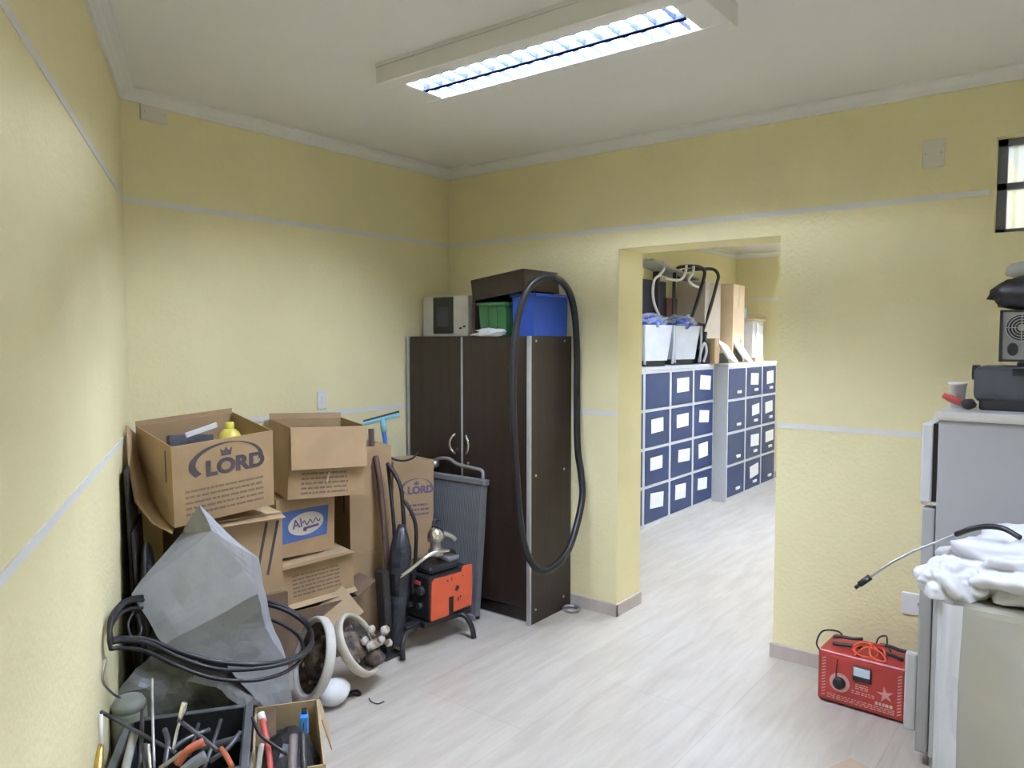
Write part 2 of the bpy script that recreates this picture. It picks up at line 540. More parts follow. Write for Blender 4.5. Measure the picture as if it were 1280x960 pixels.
# ---------------------------------------------------------------- ceiling luminaires
def luminaire(label, x, y, zc, length=1.36, width=.36):
    """white tray, two tubes over a mirror reflector, cross blades; long axis along Y"""
    t = thing('ceiling_light', label, 'ceiling light', (x, y, zc - .085))
    L, W, H = length / 2, width / 2, .085
    oy, ox = L - .10, W - .072
    h = MB()
    h.b2((-W, -L, .07), (W, L, H))                       # top pan
    for s in (-1, 1):
        h.b2((min(s * W, s * ox), -L, 0), (max(s * W, s * ox), L, .07), bev=.004)
        h.b2((-ox, min(s * L, s * oy), 0), (ox, max(s * L, s * oy), .07), bev=.004)
    h.build('housing', M_HOUS, t)
    rf = MB()
    rf.b2((-ox, -oy, .066), (ox, oy, .0695))
    rf.build('reflector', M_REFL, t)
    for s in (-1, 1):
        tb = MB()
        tb.cyl((s * .058, -oy + .02,   .051), (s * .058, oy - .02, .051), .013, 12)
        tb.build('tube', M_TUBE, t, True)
    n = 17
    bl = MB()
    bl.b2((-ox, -.0012, .0), (ox, .0012, .018))
    me = None
    for k in range(n):
        yy = -oy + (k + .5) * 2 * oy / n
        if me is None:
            o = bl.build('louver_blade', M_BLADE, t)
            me = o
        else:
            o = me.copy(); COL.objects.link(o); o.parent = t
        o.location = (0, yy, .002)
    rl = MB()
    prof = [(-.012, .0), (.012, .0), (.003, .030), (-.003, .030)]
    M = Matrix.Translation((0, oy, 0)) @ Matrix.Rotation(R(90), 4, 'X')
    rl.prism(prof, 2 * oy, M)
    rl.build('louver_rail', M_RAIL, t)
    return t
luminaire('white louvred fluorescent ceiling light, lit, above the middle of the room', 2.30, 1.66, HC)
luminaire('added unseen fill light behind the camera, built like the louvred ceiling light', 1.35, -.95, HC)  # extra lamp added to brighten the main room, never in view
luminaire('added unseen fill light just beyond the doorway, built like the louvred ceiling light', 5.3, 1.75, HF)  # added out of view to light the floor past the doorway
luminaire('added unseen fill light at the far end beyond the doorway, built like the louvred ceiling light', 7.5, 1.75, HF)  # further unseen lamp, added to lift the far room's brightness

# ---------------------------------------------------------------- wall plates
def plate(name, label, cat, loc, rotz, w, h, kind):
    t = thing(name, label, cat, loc, (0, 0, rotz))
    m = MB(); m.box((0, -.005, h / 2), (w, .010, h), bev=.003)
    m.build('cover_plate', M_WHITE if kind != 'blank' else mat('painted_plate', (.74, .70, .58), .6), t)
    if kind == 'outlet':
        m = MB(); m.cyl((.012, -.0095, h * .52), (.012, -.0115, h * .52), .016, 16)
        m.build('socket_ring', M_OFFW, t)
        m = MB()
        m.cyl((.008, -.0112, h * .56), (.008, -.0125, h * .56), .006, 8)
        m.cyl((.016, -.0112, h * .45), (.016, -.0125, h * .45), .005, 8)
        m.build('socket_hole', M_BLACK, t)
    elif kind == 'switch':
        m = MB(); m.box((0, -.012, h / 2), (w * .32, .006, h * .45), bev=.002)
        m.build('rocker', M_WHITE, t)
    else:
        for s in (-1, 1):
            m = MB(); m.cyl((s * w * .36, -.0095, h / 2), (s * w * .36, -.0112, h / 2), .003, 8)
            m.build('screw', M_STEEL, t)
    return t
plate('wall_plate', 'blank cover plate high on the wall above the open LORD carton', 'wall plate', (1.765, YA, 2.575), 0, .125, .082, 'blank')
plate('wall_plate', 'blank cover plate on the yellow wall beside the high window', 'wall plate', (XB, .595, 2.335), -90, .085, .12, 'blank')
plate('light_switch', 'small white switch plate on the wall above the middle carton stack', 'light switch', (2.68, YA, 1.205), 0, .06, .10, 'switch')
plate('power_outlet', 'white power outlet low on the wall above the red charger', 'power outlet', (XB, .60, .355), -90, .13, .10, 'outlet')

# ---------------------------------------------------------------- wardrobe
WX0, WX1, WYR, WYL, WH = 3.32, 3.728, 2.45, 3.40, 1.612
t = thing('wardrobe', 'dark brown two-door wardrobe with grey edge strips in the corner', 'wardrobe', ((WX0 + WX1) / 2, (WYR + WYL) / 2, 0))
cx, cy = (WX0 + WX1) / 2, (WYR + WYL) / 2
hx, hy = (WX1 - WX0) / 2, (WYL - WYR) / 2
for s in (-1, 1):
    m = MB(); m.b2((-hx + .012, s * hy - (.018 if s > 0 else 0), 0), (hx, s * hy + (.018 if s < 0 else 0), WH))
    sp = m.build('side_panel', M_WENGE, t)
    m = MB(); m.b2((-hx - .004, s * hy - (.020 if s > 0 else .001), .0), (-hx + .0125, s * hy + (.020 if s < 0 else .001), WH))
    m.build('edge_strip', M_EDGE, sp)
    if s < 0:
        for z in (.077, .837, 1.585):
            for x in (3.375, 3.655):
                m = MB(); m.cyl((x - cx, -hy + .0005, z), (x - cx, -hy - .002, z), .007, 10)
                m.build('screw_cap', M_OFFW, sp)
m = MB(); m.b2((-hx + .012, -hy + .018, WH - .018), (hx, hy - .018, WH)); m.build('top_panel', M_WENGE, t)
m = MB(); m.b2((-hx + .012, -hy + .018, .085), (hx, hy - .018, .10)); m.build('bottom_panel', M_WENGE, t)
m = MB(); m.b2((-hx + .03, -hy + .018, 0), (-hx + .045, hy - .018, .085)); pl = m.build('plinth', M_WENGE, t)
m = MB(); m.b2((-hx + .028, -hy + .019, .001), (-hx + .0302, hy - .019, .006)); m.build('plinth_strip', M_EDGE, pl)
m = MB(); m.b2((hx - .008, -hy + .018, .1), (hx, hy - .018, WH - .018)); m.build('back_panel', M_WENGE, t)
ym = .02
for s in (-1, 1):
    ya, yb = (-hy + .022, ym - .002) if s < 0 else (ym + .002, hy - .022)
    m = MB(); m.b2((-hx - .002, ya, .09), (-hx + .014, yb, WH - .004), bev=.002)
    d = m.build('door', M_WENGE, t)
    yi = ym - s * -.0
    m = MB(); m.b2((-hx - .0045, min(ym + s * .001, ym + s * .007), .09), (-hx - .0005, max(ym + s * .001, ym + s * .007), WH - .004)); m.build('edge_strip', M_EDGE, d)
    y0 = ym + s * .045
    pts = [(-hx - .002, y0, 1.035), (-hx - .02, y0 + s * .004, 1.03), (-hx - .028, y0 + s * .022, 1.005), (-hx - .03, y0 + s * .028, .978), (-hx - .028, y0 + s * .022, .95), (-hx - .02, y0 + s * .004, .925), (-hx - .002, y0, .92)]
    m = MB(); m.tube(pts, .0075, 8, 4); m.build('handle', M_CHROME, d, True)
    if s < 0:
        m = MB(); m.cyl((-hx - .001, y0 - .004, .87), (-hx - .006, y0 - .004, .87), .009, 12); m.build('lock', M_CHROME, d)

# things on the wardrobe
zt = WH
t = thing('appliance_casing', 'white appliance casing with a black front panel on the wardrobe top', 'appliance', (3.44, 3.205, zt), (0, 0, -90))
m = MB(); m.box((0, .15, .125), (.38, .27, .25), bev=.008, seg=2); m.build('casing', M_OFFW, t)
m = MB(); m.box((-.012, .013, .13), (.165, .012, .225), bev=.003); m.build('front_panel', M_BLACK, t)
m = MB(); m.box((-.012, .006, .12), (.10, .006, .12), bev=.003); m.build('recess_frame', M_DGREY, t)
for x, z in ((.13, .05), (.16, .06)):
    m = MB(); m.box((x, .014, z), (.018, .006, .012)); m.build('button', M_BLACK, t)

def crate(name, label, cat, loc, rotz, dims, m, group=None, wall=.006, rim=.018, taper=.9, ribs=0, mrim=None):
    """an open-top plastic bin with a turned rim, walls, bottom and ribs"""
    w, d, h = dims
    t = thing(name, label, cat, loc, (0, 0, rotz), group)
    mb = MB()
    q = taper
    o0 = [(-w / 2 * q, -d / 2 * q, 0), (w / 2 * q, -d / 2 * q, 0), (w / 2 * q, d / 2 * q, 0), (-w / 2 * q, d / 2 * q, 0)]
    o1 = [(-w / 2, -d / 2, h), (w / 2, -d / 2, h), (w / 2, d / 2, h), (-w / 2, d / 2, h)]
    iw, idp = w / 2 - wall, d / 2 - wall
    i1 = [(-iw, -idp, h), (iw, -idp, h), (iw, idp, h), (-iw, idp, h)]
    i0 = [(-iw * q, -idp * q, wall), (iw * q, -idp * q, wall), (iw * q, idp * q, wall), (-iw * q, idp * q, wall)]
    mb._new(o0 + o1 + i1 + i0, [(3, 2, 1, 0)] + [(i, (i + 1) % 4, 4 + (i + 1) % 4, 4 + i) for i in range(4)] + [(4 + i, 4 + (i + 1) % 4, 8 + (i + 1) % 4, 8 + i) for i in range(4)] + [(8 + i, 8 + (i + 1) % 4, 12 + (i + 1) % 4, 12 + i) for i in range(4)] + [(12, 13, 14, 15)])
    mb.build('bin_body', m, t)
    r = MB()
    e = rim
    for s in (-1, 1):
        r.box((0, s * (d / 2 + e / 4), h - .008), (w + e, e, .018), bev=.003)
        r.box((s * (w / 2 + e / 4), 0, h - .008), (e, d - e * .5, .018), bev=.003)
    r.build('rim', mrim or m, t)
    for k in range(ribs):
        x = -w / 2 + (k + 1) * w / (ribs + 1)
        rb = MB(); rb.box((x * .95, -d / 2 * .96, h * .5), (.012, .014, h * .85)); rb.build('rib', m, t)
    return t
crate('storage_bin', 'dark green plastic bin on the wardrobe beneath the dark drawer', 'bin', (3.45, 2.735, zt), -90, (.20, .22, .19), M_GREEN, ribs=2)
crate('storage_bin', 'bright blue plastic bin on the wardrobe beneath the dark drawer', 'bin', (3.535, 2.535, zt), -90, (.145, .34, .235), M_BLUEC, taper=.97, ribs=0)
# dark drawer lying across the bins, corner towards the room
t = thing('drawer', 'dark brown wooden drawer lying on the green and blue bins', 'drawer', (3.475, 2.665, zt + .224), (-7, 0, 0))
for (lo, hi, nm) in (((-.165, -.19, 0), (.165, -.172, .12), 'side_board'), ((-.165, .172, 0), (.165, .19, .12), 'side_board'), ((-.165, -.172, 0), (-.147, .172, .12), 'front_board'), ((.147, -.172, 0), (.165, .172, .12), 'back_board'), ((-.147, -.172, .10), (.147, .172, .11), 'bottom_board')):
    m = MB(); m.b2(lo, hi); m.build(nm, M_WENGE, t)
m = MB(); m.box((0, 0, .125), (.25, .018, .25), bev=.001)
o = solo('dark_board', m, M_WENGE, 'upright dark brown board between white casing and green bin', 'board'); o.location = (3.46, 2.885, zt)
o.rotation_euler = (0, 0, R(8))
m = MB(); m.blob((3.335, 2.745, zt + .018), (.024, .10, .024), .7, 4, 3, 4, flat=-.02)
solo('crumpled_cloth', m, M_BAG, 'crumpled white cloth on the wardrobe edge before the green bin', 'cloth', smooth=True)

# thick black hose looped over the stack and hanging down the wardrobe corner
hp = [P(690, 345, 4.02), P(670, 351, 4.0), P(656, 370, 3.99), P(646, 405, 4.00), P(642, 450, 4.00), P(641, 500, 4.00), P(643, 550, 4.00), P(646, 600, 4.01), P(650, 650, 4.02), P(658, 690, 4.04), P(673, 712, 4.06), P(690, 710, 4.10), P(708, 692, 4.18), P(720, 660, 4.28), P(728, 620, 4.36), P(726, 590, 4.38), P(722, 560, 4.39), P(721, 500, 4.39), P(721, 440, 4.38), P(719, 400, 4.36), P(714, 372, 4.32), P(704, 354, 4.18), P(690, 345, 4.02)]
m = MB(); m.tube(hp, .0195, 10, 6, closed=True)
solo('hose', m, M_RUBBER, 'thick black rubber hose looped down the corner of the wardrobe', 'hose', smooth=True)

# small metal ring on the floor
m = MB()
ring = [(3.665 + .045 * math.cos(a), 2.40 + .045 * math.sin(a), .012) for a in [2 * math.pi * k / 16 for k in range(17)]]
m.tube(ring, .011, 8, 1, closed=True)
solo('hose_clamp', m, M_STEEL, 'small steel ring lying on the floor beside the wardrobe', 'ring', smooth=True)

# ---------------------------------------------------------------- cartons
def carton(label, loc, rot, dims, flaps=None, m=None, name='carton', flap_len=None, tape=False, wall=.005, group=None):
    """open or closed cardboard box; flaps = {side: angle}: 0 closed, 90 upright, 180 outwards, 260 hanging"""
    m = m or M_CARD
    w, d, h = dims
    t = thing(name, label, 'carton', loc, rot, group)
    b = MB()
    b.b2((-w / 2, -d / 2, 0), (w / 2, d / 2, wall))
    b.b2((-w / 2, -d / 2, wall), (w / 2, -d / 2 + wall, h))
    b.b2((-w / 2, d / 2 - wall, wall), (w / 2, d / 2, h))
    b.b2((-w / 2, -d / 2 + wall, wall), (-w / 2 + wall, d / 2 - wall, h))
    b.b2((w / 2 - wall, -d / 2 + wall, wall), (w / 2, d / 2 - wall, h))
    b.build('body', m, t)
    for side, ang in (flaps or {}).items():
        fl = flap_len or d / 2
        if isinstance(ang, tuple):
            ang, fl = ang
        f = MB()
        ln = w if side in ('front', 'back') else d
        f.b2((-ln / 2 + .002, 0, 0), (ln / 2 - .002, fl - .002, wall * .8))
        o = f.build('flap', m, t)
        hinge = {'front': (0, -d / 2, h), 'back': (0, d / 2, h), 'left': (-w / 2, 0, h), 'right': (w / 2, 0, h)}[side]
        rz = {'front': 0, 'back': 180, 'left': -90, 'right': 90}[side]
        o.matrix_local = Matrix.Translation(hinge) @ Matrix.Rotation(R(rz), 4, 'Z') @ Matrix.Rotation(R(ang), 4, 'X')
    if tape:
        f = MB(); f.b2((-w / 2 - .001, -.025, h + wall), (w / 2 + .001, .025, h + wall + .001)); f.build('tape', M_TAPE, t)
        f = MB(); f.b2((w / 2, -.025, h - .06), (w / 2 + .001, .025, h + wall)); f.build('tape', M_TAPE, t)
    return t

# left stack: base carton, taped carton, open LORD carton
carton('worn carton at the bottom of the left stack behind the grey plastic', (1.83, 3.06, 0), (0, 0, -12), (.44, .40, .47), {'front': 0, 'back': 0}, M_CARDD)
c8 = carton('brown carton with a taped lid directly under the open LORD carton', (1.845, 3.075, .476), (0, 0, -12), (.39, .40, .345), {'front': (188, .05), 'back': 0}, M_CARD)
m = MB(); m.b2((-.195, -.19, .345), (.195, .19, .352)); m.build('lid', M_CARD2, c8)
m = MB(); m.b2((-.195, -.012, .352), (.195, .035, .3535)); m.build('tape', M_TAPE, c8)
for xx in (.10, .15):
    m = MB(); m.box((xx, -.2006, .20), (.012, .0012, .24), rot=(0, 12, 0)); m.build('crease', M_INKB, c8)
lord = carton('open brown LORD carton leaning at the top of the left stack', (1.757, 3.04, .885), (8, -4.1, -7.7), (.425, .385, .335), {'back': (92, .02)}, M_CARD)
def lord_logo(parent, x, y, z, s, ink, roll=0.0):
    """arched swoosh over a crown and the word LORD"""
    text_mesh('LORD', .088 * s, front_at(x + .036 * s, y - .0006, z - .012 * s, roll), ink, 'printed_word', parent, off=.0042 * s, sx=1.1)
    out, inn = [], []
    for k in range(25):
        u = k / 24
        a = R(212 - 222 * u)
        th = .022 * abs(u - .62) ** .8 * 2 + .002
        out.append((.160 * math.cos(a), .086 * math.sin(a)))
        inn.append(((.160 - th) * math.cos(a), (.086 - th * .75) * math.sin(a)))
    mm = front_at(x + .0 * s, y - .0008, z + .008 * s, roll) @ Matrix.Scale(s, 4)
    mb = MB()
    n = len(out)
    v, _ = mb._new([mm @ Vector((*p, 0)) for p in out] + [mm @ Vector((*p, 0)) for p in inn], [(i, i + 1, n + i + 1, n + i) for i in range(n - 1)])
    r = bmesh.ops.extrude_face_region(mb.bm, geom=list(mb.bm.faces))
    for e in r['geom']:
        if isinstance(e, bmesh.types.BMVert):
            e.co += mm.to_3x3().normalized() @ Vector((0, 0, .0005))
    mb.build('printed_arch', ink, parent)
    mb = MB()
    crown = [(-.020, -.014), (.020, -.014), (.026, .020), (.011, .004), (0, .024), (-.011, .004), (-.026, .020)]
    mb.prism(crown, .0008, front_at(x - .004 * s, y - .0006, z + .050 * s, roll) @ Matrix.Scale(s, 4))
    mb.build('printed_crown', ink, parent)
lord_logo(lord, .01, -.1925, .228, .98, M_INKB)
print_lines(-.165, .165, .03, .15, -.1925, 5, M_INKS, lord, fill=.42)
m = MB(); m.box((-.2135, -.13, .24), (.0012, .012, .13)); m.build('slot_mark', M_INKB, lord)
# things in the LORD carton
m = MB(); m.box((0, 0, .13), (.20, .03, .26), bev=.004)
o = solo('binder', m, M_DGREY, 'dark binder standing inside the open LORD carton', 'binder'); o.location = (1.71, 3.06, .925); o.rotation_euler = (R(-14), R(4), R(-4))
m = MB(); m.box((0, 0, 0), (.14, .012, .02))
o = solo('white_strip', m, M_WHITE, 'short white plastic strip lying over the binder in the LORD carton', 'strip'); o.location = (1.735, 3.03, 1.195); o.rotation_euler = (0, R(-14), R(-4))
t = thing('yellow_bottle', 'rounded yellow bottle inside the open LORD carton', 'bottle', (1.878, 3.05, .935))
m = MB(); m.lathe([(.055, 0), (.062, .02), (.062, .17), (.055, .21), (.04, .245), (.02, .262)], 20, cap0=True, cap1=True); m.build('bottle_body', M_YELL, t, True)
m = MB(); m.lathe([(.021, .258), (.021, .285), (.015, .29)], 14, cap1=True); m.build('cap', M_YELL, t, True)

# curved flap rising between the wall and the LORD carton
mb = MB()
top = [P(157, 532, 3.12), P(160, 585, 3.06), P(168, 628, 3.02), P(190, 655, 3.0), P(215, 668, 3.0)]
inn = [P(170, 545, 3.28), P(180, 590, 3.24), P(190, 620, 3.2), P(204, 643, 3.16), P(217, 655, 3.12)]
mb._new(top + inn, [(i, i + 1, 6 + i, 5 + i) for i in range(4)])
bmesh.ops.subdivide_edges(mb.bm, edges=list(mb.bm.edges), cuts=2, use_grid_fill=True, smooth=.6)
o = solo('cardboard_flap', mb, M_CARD, 'curved cardboard flap wedged between the left wall and the LORD carton', 'cardboard', smooth=True)
md = o.modifiers.new('thickness', 'SOLIDIFY'); md.thickness = .007

# middle stack
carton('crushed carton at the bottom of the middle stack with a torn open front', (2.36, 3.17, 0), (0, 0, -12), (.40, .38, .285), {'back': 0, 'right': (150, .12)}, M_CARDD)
m = MB(); m.box((0, 0, 0), (.20, .004, .17))
o = solo('cardboard_flap', m, M_CARD2, 'torn cardboard flap propped before the crushed carton behind the wheel covers', 'cardboard'); o.location = (2.41, 2.90, .175); o.rotation_euler = (R(-35), R(-28), R(-12))
c4 = carton('brown carton with small print beneath the blue-labelled carton', (2.369, 3.196, .303), (0, -2.7, -12.2), (.393, .347, .2), {'front': (178, .035), 'back': 0, 'left': (200, .05)}, M_CARD)
m = MB(); m.b2((-.19, -.17, .197), (.19, .17, .203)); m.build('lid', M_CARD2, c4)
print_lines(-.13, .12, .035, .155, -.1737, 6, M_INKS, c4, fill=.4)
m = MB(); m.box((.02, -.18, .006), (.36, .05, .004), rot=(28, 0, 0)); m.build('bottom_flap', M_CARD2, c4)
c3 = carton('brown carton with a blue oval label in the middle stack', (2.338, 3.255, .518), (0, 1.7, -8.2), (.322, .30, .288), {'front': 0, 'back': 0}, M_CARD)
fy = -.1502
m = MB(); m.prism([(-.128, -.088), (.118, -.068), (.126, .082), (-.13, .072)], .0008, front_at(0, fy, .155)); lb = m.build('label_panel', M_LBLUE, c3)
m = MB(); m.prism([(.098 * math.cos(2 * math.pi * k / 32), .056 * math.sin(2 * math.pi * k / 32)) for k in range(32)], .0006, front_at(0, fy - .0008, .156, 8)); m.build('label_oval', M_LCREAM, lb)
text_mesh('Al', .062, front_at(-.048, fy - .0018, .158, 10), M_INKP, 'printed_word', c3, off=.001)
m = MB()
wv = []
for k in range(25):
    u = k / 24
    wv.append((-.018 + u * .095, fy - .0012, .158 + u * .012 + .013 * math.sin(u * 6 * math.pi) * (1 - .25 * u)))
m.tube(wv, .0032, 5, 1)
m.box((.028, fy - .0018, .137), (.085, .0008, .012), rot=(0, -8, 0))
m.box((-.006, fy - .0018, .128), (.018, .0008, .020))
m.build('printed_word', M_INKP, c3)
c2 = carton('open brown carton with its front flap hanging down, top of the middle stack', (2.427, 3.17, .818), (2.5, 2.2, -18.3), (.39, .34, .352), {'front': (258, .205), 'back': (110, .03)}, M_CARD)
print_lines(-.13, .11, .015, .135, -.1702, 5, M_INKS, c2, fill=.42)
m = MB(); m.box((.005, -.1706, .10), (.008, .001, .05), rot=(0, 12, 0)); m.build('tape_scrap', M_TAPE, c2)

# tall cartons behind, between the middle stack and the hoses
ct = carton('tall brown carton standing on another beside the middle stack', (2.783, 3.225, .44), (0, 0, -20), (.24, .30, .57), {'front': 0, 'left': (160, .06)}, M_CARD)
m = MB(); m.box((-.1205, -.06, .35), (.0012, .02, .28)); m.build('slot_mark', M_INKB, ct)
cb = carton('brown carton on the floor under the tall carton by the black hoses', (2.785, 3.225, 0), (0, 0, -20), (.27, .32, .435), {'front': 0, 'back': 0}, M_CARD)
print_lines(.02, .12, .12, .26, -.1602, 4, M_INKS, cb, fill=.4)
cl2 = carton('small brown LORD carton standing upright against the dark wardrobe', (3.075, 3.2, .33), (-1.5, 2.0, -16.3), (.262, .25, .56), {'front': 0, 'back': 0}, M_CARD)
lord_logo(cl2, .02, -.1252, .40, .66, M_INKP)
print_lines(-.03, .10, .24, .32, -.1252, 3, M_INKP, cl2, fill=.4)
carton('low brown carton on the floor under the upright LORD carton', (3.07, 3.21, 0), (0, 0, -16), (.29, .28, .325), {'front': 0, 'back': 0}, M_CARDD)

# dark folded cardboard leaning on the left wall
ang_l = math.degrees(math.atan2(LD.y, LD.x))
o_ = LC - LD * .58 + LN * .05
t = thing('folded_cardboard', 'black-brown folded cardboard leaning against the left wall', 'cardboard', (o_.x, o_.y, 0), (0, 0, ang_l))
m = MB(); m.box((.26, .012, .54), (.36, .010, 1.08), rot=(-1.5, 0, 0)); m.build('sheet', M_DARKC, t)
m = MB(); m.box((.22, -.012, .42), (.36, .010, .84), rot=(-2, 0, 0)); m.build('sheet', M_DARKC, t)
o_ = LC - LD * .47 + LN * .088
m = MB(); m.blob((0, 0, .38), (.17, .045, .39), .12, 2.6, 4, 6, flat=-.375)
o = solo('rubbish_bag', m, mat('black_bag_film', (.016, .015, .015), .35, var=.3, bump=.6, bscale=14), 'tall black rubbish bag squeezed between left wall and grey plastic', 'rubbish bag', smooth=True)
o.location = (o_.x, o_.y, 0); o.rotation_euler = (0, 0, R(ang_l))

# squeegee with blue handle
t = thing('squeegee', 'floor squeegee with a pale blue head and blue handle against the wall', 'squeegee', P(489, 600, 4.33))
def rel(p, t):
    return t.matrix_basis.inverted() @ Vector(p)
m = MB(); m.tube([rel(P(478, 527, 4.36), t), rel(P(483, 566, 4.34), t), rel(P(488, 640, 4.31), t), rel(P(490, 720, 4.28), t)], .013, 10, 3); m.build('handle', M_BLUEH, t, True)
a, b_ = rel(P(454, 529, 4.33), t), rel(P(499, 517, 4.38), t)
dv = (b_ - a).normalized()
m = MB(); m.tube([a + Vector((0, 0, -.006)), b_ + Vector((0, 0, -.006))], .013, 6, 1); m.build('head', M_CYAN, t)
m = MB(); m.tube([a + Vector((0, 0, .012)), b_ + Vector((0, 0, .012))], .006, 6, 1); m.build('rubber_blade', M_DGREY, t)
m = MB(); m.tube([rel(P(478, 522, 4.36), t), rel(P(480, 540, 4.355), t)], .017, 10, 1); m.build('socket', M_CYAN, t, True)
# brown plank
m = MB(); m.tube([P(464, 536, 4.12), P(466, 575, 4.10), P(478, 640, 4.05), P(486, 715, 4.0)], .018, 6, 2)
solo('wooden_stick', m, M_WOODB, 'dark brown wooden stick leaning beside the blue-handled squeegee', 'stick')
# black hoses and rods
hoses = [
    ('thin black cable arching from the squeegee to the wardrobe', .006, [(483, 566, 4.25), (490, 573, 4.2), (503, 576, 4.22), (515, 573, 4.26), (522, 566, 4.3)]),
    ('black hose bending sharply across the upright LORD carton', .011, [(484, 579, 4.02), (493, 592, 4.0), (501, 610, 3.98), (504, 640, 3.96), (506, 680, 3.93), (508, 730, 3.9)]),
    ('black hose left of the bent one, before the LORD carton', .010, [(485, 582, 4.05), (488, 610, 4.03), (491, 640, 4.0), (495, 690, 3.96), (499, 735, 3.93)]),
    ('black hose curving out to the right below the violet LORD print', .010, [(505, 625, 3.97), (514, 640, 3.96), (520, 660, 3.95), (519, 700, 3.93), (515, 735, 3.9)]),
    ('dark brown ribbed hose beside the wooden stick', .014, [(470, 570, 4.08), (476, 610, 4.05), (480, 660, 4.0), (483, 700, 3.95), (488, 745, 3.9)]),
]
for lab, r, pts in hoses:
    m = MB(); m.tube([P(*p) for p in pts], r, 8, 5)
    solo('hose' if r > .007 else 'cable', m, M_RUBBER if 'brown' not in lab else M_WOODB, lab, 'hose' if r > .007 else 'cable', smooth=True)
# gathered dark plastic bundle below the hoses
m = MB()
m.tube([P(503, 655, 3.93), P(501, 690, 3.90), P(500, 730, 3.88), P(497, 775, 3.86), P(494, 806, 3.84)], lambda u: .064 * (1 - .45 * u) * min(1, .30 + u * 3), 14, 6)
for v in m.bm.verts:
    v.co += Vector((1, .3, .2)) * .018 * noise.noise(v.co * 16)
solo('rolled_tarpaulin', m, mat('dark_tarpaulin', (.022, .024, .032), .4, var=.3, bump=.4, bscale=20), 'dark rolled tarpaulin standing upright before the hoses', 'tarpaulin')
# black post with flat foot
t = thing('metal_post', 'black metal post standing left of the orange machine', 'post', (2.56, 2.80, 0))
m = MB(); m.box((0, 0, .22), (.045, .06, .43), rot=(0, -4, 0), bev=.004); m.build('upright', M_BLACK, t)
m = MB(); m.box((0, 0, .008), (.12, .14, .016), bev=.003); m.build('foot_plate', M_BLACK, t)

# ---------------------------------------------------------------- radiator
t = thing('radiator', 'grey finned car radiator leaning against the wardrobe', 'radiator', (3.205, 2.735, 0), (0, 5.5, 0))
RW, RH = .44, .80
m = MB(); m.b2((-.012, .012, .03), (.012, RW - .012, RH - .03)); m.build('core', M_FIN, t)
m = MB(); m.b2((-.02, 0, 0), (.02, .016, RH)); m.build('side_rail', M_ALU, t)
m = MB(); m.b2((-.02, RW - .016, 0), (.02, RW, RH)); m.build('side_rail', M_ALU, t)
m = MB(); m.b2((-.024, -.012, RH - .035), (.024, RW + .01, RH), bev=.006); m.build('top_tank', M_ALU, t)
m = MB(); m.b2((-.024, 0, 0), (.024, RW, .03), bev=.006); m.build('bottom_tank', M_ALU, t)
fin = MB(); fin.b2((-.016, 0, .032), (.016, .004, RH - .037))
f0 = None
for k in range(36):
    if f0 is None:
        f0 = fin.build('fin', M_ALU, t); o = f0
    else:
        o = f0.copy(); COL.objects.link(o); o.parent = t
    o.location = (0, .018 + k * (RW - .036) / 36, 0)
m = MB(); m.tube([(0, .02, RH - .01), (0, .03, RH + .045), (0, .10, RH + .055), (0, .22, RH + .065), (0, .29, RH + .09), (-.01, .36, RH + .085), (-.01, .41, RH + .06)], .011, 8, 4); m.build('pipe', M_ALU, t, True)
m = MB(); m.blob((-.01, .40, RH + .05), (.03, .03, .03), .3, 3, 2, 2); m.build('pipe_fitting', M_STEEL, t, True)

# ---------------------------------------------------------------- orange machine on a black stand
t = thing('orange_machine', 'orange and black machine on a curved-leg stand before the radiator', 'machine', (2.897, 2.742, 0), (0, 0, -4.7))
bx0, bx1, by0, by1, bz0, bz1 = -.152, .152, -.10, .10, .145, .385
m = MB(); m.b2((bx0, by0 + .006, bz0), (bx1, by1, bz1 - .01), bev=.012, seg=2); m.build('body', M_BLACK, t)
m = MB()
m.prism([(-.145, bz0 + .005), (-.022, bz0 + .006), (-.022, bz0 + .10), (.014, bz0 + .10), (.014, bz0 + .015), (.146, bz0 + .02), (.15, bz1), (.085, bz1 + .004), (.075, bz1 - .025), (-.12, bz1 - .022), (-.138, bz1 - .035)], .010, Matrix.Translation((0, by0 + .008, 0)) @ FRONT)
m.build('orange_panel', M_ORANGE, t)
m = MB()
m.box((.038, by0 - .0024, bz0 + .135), (.022, .001, .028), rot=(0, 30, 0)); m.box((.062, by0 - .0024, bz0 + .085), (.010, .001, .012)); m.box((.045, by0 - .0024, bz0 + .075), (.008, .001, .02)); m.box((-.03, by0 - .0024, bz1 - .05), (.012, .001, .008)); m.box((0, by0 - .0024, bz1 - .045), (.006, .001, .02)); m.box((.08, by0 - .0024, bz1 - .045), (.006, .001, .012))
m.build('panel_mark', M_BLACK, t)
for k, (yy, zz, r) in enumerate(((-.04, .30, .022), (.03, .29, .018), (-.03, .22, .016), (.045, .21, .014))):
    m = MB(); m.cyl((bx0 + .004, yy, zz), (bx0 - .02, yy, zz), r, 12); m.build('knob', M_DGREY, t)
m = MB(); m.box((bx0 - .002, 0, .335), (.004, .06, .02)); m.build('red_switch', M_TOOLR, t)
m = MB(); m.b2((-.12, -.07, bz1 - .012), (.09, .085, bz1 + .028), bev=.012); m.build('top_cover', M_BLACK, t)
m = MB(); m.tube([(-.12, 0, bz1 + .02), (-.10, 0, bz1 + .06), (0, 0, bz1 + .072), (.10, 0, bz1 + .062), (.125, 0, bz1 - .01)], .012, 8, 5); m.build('carry_handle', M_BLACK, t, True)
m = MB(); m.b2((.02, -.06, bz1 + .028), (.10, .04, bz1 + .052), bev=.006); m.build('filter_cap', M_MGREY, t)
m = MB(); m.b2((-.17, -.085, .11), (.16, .085, .143), bev=.004); m.build('stand_tray', M_BLACK, t)
